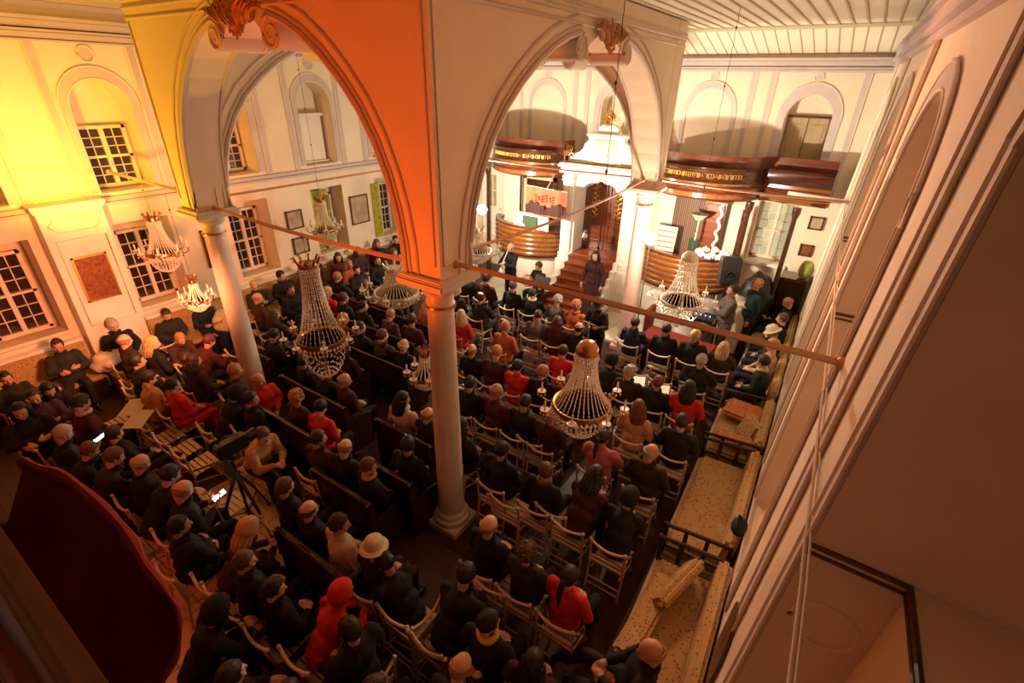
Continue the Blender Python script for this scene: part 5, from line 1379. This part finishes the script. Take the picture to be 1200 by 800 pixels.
def link(par, name, me, mt, loc=None, rot=None):
    if mt and not me.materials: me.materials.append(mt)
    o = bpy.data.objects.new(name, me); COL.objects.link(o); o.parent = par
    if loc is not None: o.location = loc
    if rot is not None: o.rotation_euler = rot.to_euler()
    if mt:
        o.material_slots[0].link = 'OBJECT'; o.material_slots[0].material = mt
    return o
SKINS = [mat('skin_%d' % i, c_, .5) for i, c_ in enumerate(((.62, .36, .24), (.55, .30, .19), (.68, .42, .30), (.50, .26, .16)))]
TR = ['blk', 'char', 'navy', 'dbrn']
def person(x, y, z, face, hairk, hc_, topc, pose, label, scale=1.0, scarf=None, extra=None, trc=None):
    P = PROTO[pose]; t = thing('person', label, 'person', (x, y, z), face); t.scale = (scale,)*3
    rnd = random.Random(label)
    link(t, 'body', P['body'], rnd.choice(SKINS))
    link(t, 'jacket' if topc in ('blk', 'char', 'brn', 'navy', 'dbrn', 'green', 'olive', 'red', 'teal') else 'sweater', P['top'], CM[topc])
    link(t, 'trousers', P['trousers'], CM[trc or rnd.choice(TR)]); [link(t, 'shoe', q_, M['black']) for q_ in P['shoes']]
    hcv, hr = P['hc'], P['hr']
    hm = HM['black' if hairk == 'D' else ('brown' if hairk == 'H' else hc_)]
    link(t, 'hair', HAIRM[hairk], hm, hcv, hr); [link(t, 'eye', q_, None, hcv, hr) for q_ in EYES]
    if hairk == 'K': link(t, 'skullcap', KIPPA, None, hcv, hr)
    if hairk == 'H': link(t, 'hat', HATM, HM[hc_] if hc_ == 'cream' else HM[hc_], hcv, hr)
    if hairk == 'D': link(t, 'hood', HOODM, CM[topc], hcv, hr)
    if 'glasses' in label: link(t, 'glasses', GLASSES, None, hcv, hr)
    if not scarf and topc in ('blk', 'char', 'brn', 'navy', 'dbrn', 'green', 'olive', 'teal'): link(t, 'collar', COLLARM, CM[topc], hcv+Vector((0, -.03, -.135)))
    if scarf:
        link(t, 'scarf', SCARFM, CM[scarf], hcv+Vector((0, -.02, -.135)), rotm(0, 0))
    return t
def small_phone(t, P, x, y, z, face, label):
    w = (P['A'][1][1]+P['A'][-1][1])/2+Vector((0, .13, .13)); mw = Matrix.Translation((x, y, z)) @ Matrix.Rotation(face, 4, 'Z')
    p = mw @ w; q = thing('mobile_phone', label, 'phone', p, face)
    m = MB(); m.box((0, 0, 0), (.085, .165, .009), rx=R(20), bev=.003); m.build('case', M['black'], q)
    m = MB(); m.box((0, -.003, .007), (.078, .155, .004), rx=R(20)); m.build('screen', M['screen'], q)
FACE = dict(N=0, E=R(-90), W=R(90))
def paper(x, y, z, face, label, d=(.21, .30), tilt=25):
    q = MB(); n = 6
    g = [[q.bm.verts.new((-d[0]/2+d[0]*i/n, -d[1]/2+d[1]*k/n, .012*math.sin(i/n*3.1))) for k in range(n+1)] for i in range(n+1)]
    for i in range(n):
        for k in range(n): q.bm.faces.new((g[i][k], g[i+1][k], g[i+1][k+1], g[i][k+1]))
    bmesh.ops.solidify(q.bm, geom=q.bm.faces[:], thickness=.002)
    o = q.build('paper_sheet', M['paper']); o.location = (x, y, z); o.rotation_euler = (R(tilt), 0, face); return tag(o, label, 'paper')
rnd = random.Random(21)
GR = {}
for i, (x, y, fc, hk, hcol, top, pose, seat, label) in enumerate(PEOPLE):
    f = FACE[fc]+R(rnd.uniform(-8, 8))
    key = {'lap': rnd.choice(['lap0', 'lap0', 'lapL', 'lapR', 'lapD', 'cross']), 'lean': 'lean0', 'phone': 'phone', 'read': 'read'}[pose]
    if 'outstretched' in label or 'sprawled' in label: key = 'out'
    sc = rnd.uniform(1.0, 1.09)
    scarf = None
    if 'cream scarf' in label or 'cream collar' in label: scarf = 'cream'
    if 'bright yellow collar' in label: scarf = 'yellow'
    if 'orange patterned scarf' in label: scarf = 'orange'
    if 'grey collar' in label: scarf = 'grey'
    if 'dark red scarf' in label: scarf = 'dred'
    if 'white collar' in label or 'pale collar' in label: scarf = 'white'
    if 'pink collar' in label: scarf = 'pink'
    if 'with a scarf' in label: scarf = 'tan'
    if 'shawl' in label: scarf = 'orange'
    if scarf in ('yellow', 'white') and scarf not in CM: CM[scarf] = mat('cloth_'+scarf, (.75, .45, .05) if scarf == 'yellow' else (.75, .7, .62), .8, bump=.2, scale=20)
    dz = 0
    t = person(x, y, dz, f, hk, hcol, top, key, label, sc, scarf, trc='red' if 'red padded' in label else None)
    if hk == 'L' and 'headscarf' in label:
        link(t, 'headscarf', HOODM, CM['tan'], PROTO[key]['hc'], PROTO[key]['hr'])
    if pose == 'phone': small_phone(t, PROTO[key], x, y, 0, f, 'lit mobile phone held by the grey-haired person at the left' if 'grey' in label else 'lit mobile phone held near the camera tripod')
    if pose == 'read':
        w = (PROTO[key]['A'][1][1]+PROTO[key]['A'][-1][1])/2+Vector((0, .10, .05)); p = Matrix.Translation((x, y, 0)) @ Matrix.Rotation(f, 4, 'Z') @ w
        paper(p.x, p.y, p.z, f, 'white sheet held open by the bald man at the right wall' if 'bald' in label else 'sheet in the hands of the person in the blue jacket')
    if seat == 'c': place_chair(x, y-.0 if fc == 'N' else y, FACE[fc], 'white folding chair under the '+label.split(',')[0] if len(label.split(',')[0].split()) < 12 else 'white folding chair under the '+' '.join(label.split(',')[0].split()[:11]))
for x, y, label in EMPTY:
    place_chair(x, y, 0, label)
    if 'paper' in label or 'board' in label:
        c_ = 'beige board lying on the empty folding chair behind the black hood' if 'beige' in label else 'white sheet on the folding chair nearest the dark bent coat' if 'nearest the dark' in label else 'white sheet on the folding chair ahead of the vivid red hair' if 'vivid' in label else 'orange sheet on the folding chair behind the burgundy balding man' if 'orange' in label else 'board leaning on the empty folding chair left of the yellow collar'
        q = MB(); q.box((0, 0, 0), (.30, .34, .012), bev=.003)
        o = q.build('board' if 'board' in label else 'paper_sheet', M['board'] if 'board' in label else M['paper'] if 'white' in c_ else CM['orange']); o.location = (x, y+.06, .485); o.rotation_euler = (R(5), 0, R(8)); tag(o, c_, 'paper' if 'board' not in label else 'board')
for x, y, lab in ((-8.55, 1.95, 'white sheet on the left chairs behind the outstretched legs'), (-8.15, 1.85, 'second white sheet beside the first on the left chairs')): paper(x, y, .86, R(40), lab, (.30, .42), 6)

# ---- performers and standing people
def stand_at(px_x, px_y, face, hk, hcol, top, pose, label, z=0, sc=1.0, trc=None, scarf=None): return person(px_x, px_y, z, face, hk, hcol, top, pose, label, sc, scarf, trc=trc)
t = stand_at(-6.95, 10.45, R(170), 'B', 'grey', 'blk', 'flute', 'man in black standing and playing a long reed flute before the left pulpit', .08)
P = PROTO['flute']; q = thing('reed_flute', 'long pale reed flute held by the man in black', 'flute', (-6.95, 10.45, .08), R(170))
m = MB(); m.tube([P['hc']+Vector((0, .10, -.06)), Vector((.07, .42, .98))], .013, 8); m.build('tube', M['candle'], q)
m = MB()
for k in range(5): m.ell(P['hc']+Vector((.012*k, .115+.055*k, -.12-.08*k)), (.004, .004, .004), 6, 4)
m.build('finger_holes', M['black'], q)
m = MB(); m.box((-6.2, 10.75, .30), (.46, .42, .44), bev=.02); tag(m.build('stool', M['pew']), 'dark stool under the lute player', 'stool')
t = stand_at(-6.2, 10.75, R(165), 'S', 'dbrown', 'blk', 'lute', 'dark-haired man in black seated playing a round-bellied lute left of the stairs', .08)
q = thing('lute', 'round-bellied lute with a bright soundboard played beside the stairs', 'lute', (-6.2, 10.75, .08), R(165))
m = MB(); m.ell((.16, .27, .80), (.20, .10, .17), 20, 14); m.build('bowl', M['woodmid'], q)
m = MB(); m.ell((.16, .36, .80), (.185, .012, .155), 20, 10); m.build('soundboard', M['board'], q)
m = MB(); m.ell((.10, .373, .80), (.045, .006, .045), 16, 6); m.build('rose', M['pew'], q)
m = MB(); m.tube([(-.0, .34, .80), (-.42, .36, .82)], [.028, .02], 8); m.box((-.44, .32, .85), (.06, .14, .03)); m.build('neck', M['pew'], q)
t = stand_at(-7.72, 9.25, R(150), 'S', 'black', 'blk', 'stand', 'musician in black half hidden by the chandelier right of the near column capital', .08)
t = person(-4.62, 10.72, .24, R(178), 'L', 'black', 'burg', 'stand', 'singer in long dark wine coloured dress facing the audience on the stairs', 1.0, 'char')
m = MB(); m.lathe([(.15, 1.05), (.20, .85), (.27, .45), (.32, .10), (.31, .10), (.0, .95)], 20); 
for v in m.bm.verts:
    a_ = math.atan2(v.co.y, v.co.x); f_ = 1+.06*math.sin(a_*9)*(1.05-v.co.z); v.co.x *= f_; v.co.y *= f_*.8
m.build('long_skirt', CM['burg'], t)
t = person(-3.55, 8.72, 0, R(175), 'H', 'black', 'blk', 'standread', 'person in black with black cap bending over a white sheet before the stairs', .98)
paper(-3.57, 8.26, 1.32, R(175), 'white sheet read by the person in the black cap', (.24, .30), 30)
t = person(-1.38, 10.70, 0, R(110), 'S', 'black', 'grey', 'standcross', 'sound engineer in grey brown jacket standing beside the loudspeaker', 1.08)
t = person(-1.02, 11.35, .0, R(120), 'C', 'ginger', 'teal', 'stand', 'ginger-haired person in teal jacket standing near the bright window', 1.08)
t = thing('mixing_desk', 'small mixer with blue lights in front of the sound engineer', 'mixer', (-1.85, 10.62, .08))
m = MB(); m.box((0, 0, .95), (.50, .36, .08), rx=R(8), bev=.01); m.tube([(-.2, 0, .9), (.2, 0, 0)], .014, 6); m.tube([(.2, 0, .9), (-.2, 0, 0)], .014, 6); m.build('desk', M['black'], t)
for k in range(4):
    m = MB(); m.ell((-.15+.1*k, .0, 1.005), (.012, .012, .008), 8, 6); m.build('blue_light', M['led'], t)
t = thing('music_stand', 'black music stand in front of the musicians', 'stand', (-5.75, 10.1, .08))
m = MB(); m.box((0, 0, 1.05), (.44, .02, .30), rx=R(-30)); m.build('desk', M['black'], t)
m = MB(); m.tube([(0, 0, .1), (0, 0, 1.0)], .012, 6)
for k in range(3): m.tube([(0, 0, .3), (.25*math.cos(k*2.1), .25*math.sin(k*2.1), .01)], .010, 5)
m.build('stand_legs', M['black'], t)

# ================================================================ LIGHT
def pt(name, loc, col, e, r_=.1, spot=None, aim=None, blend=.6):
    l = bpy.data.lights.new(name, 'SPOT' if spot else 'POINT'); l.color = col; l.energy = e; l.shadow_soft_size = r_
    if spot: l.spot_size = R(spot); l.spot_blend = blend
    o = bpy.data.objects.new(name, l); COL.objects.link(o); o.location = loc
    if aim: o.rotation_euler = (Vector(aim)-Vector(loc)).to_track_quat('-Z', 'Y').to_euler()
    return o
W = (1.0, .80, .56)
pt('flood_left', (-7.08, 9.28, 2.90), W, 290, .07)
pt('flood_right', (-2.96, 9.42, 2.88), W, 270, .07)
pt('flood_left_beam', (-7.15, 9.62, 2.95), W, 950, .07, 140, (-7.6, 13.2, 3.8), .6)
pt('flood_right_beam', (-2.9, 9.78, 2.95), W, 750, .07, 140, (-2.6, 13.2, 3.8), .6)
pt('yellow_wash', (-9.7, 2.4, 3.6), (1.0, .48, .03), 520, .12, 140, (-11.6, 3.5, 5.6), .8)
pt('yellow_pier_wash', (-9.2, 1.0, 2.3), (1.0, .47, .03), 1000, .12, 64, (-8.3, 3.5, 5.2), .8)
pt('orange_wash', (-4.4, .9, 2.6), (1.0, .12, .006), 560, .12, 80, (-4.1, 3.6, 5.3), .7)
pt('red_floor_wash', (-6.0, -1.0, 3.4), (1.0, .12, .03), 90, .3)
pt('salmon_wash', (-2.4, 7.6, 4.6), (1.0, .42, .22), 520, .3, 120, (.35, 4.0, 4.4), .8)
pt('left_wall_wash', (-7.4, 2.6, 2.6), (1.0, .30, .12), 850, .3, 110, (-11.5, 3.2, 2.4), .8)
w = bpy.data.worlds.new('world'); bpy.context.scene.world = w; w.use_nodes = True
w.node_tree.nodes['Background'].inputs[0].default_value = (.05, .02, .01, 1); w.node_tree.nodes['Background'].inputs[1].default_value = .3
sc_ = bpy.context.scene; sc_.view_settings.view_transform = 'Standard'; sc_.view_settings.look = 'None'; sc_.view_settings.gamma = 1; sc_.view_settings.use_curve_mapping = False
sc_.view_settings.exposure = 0
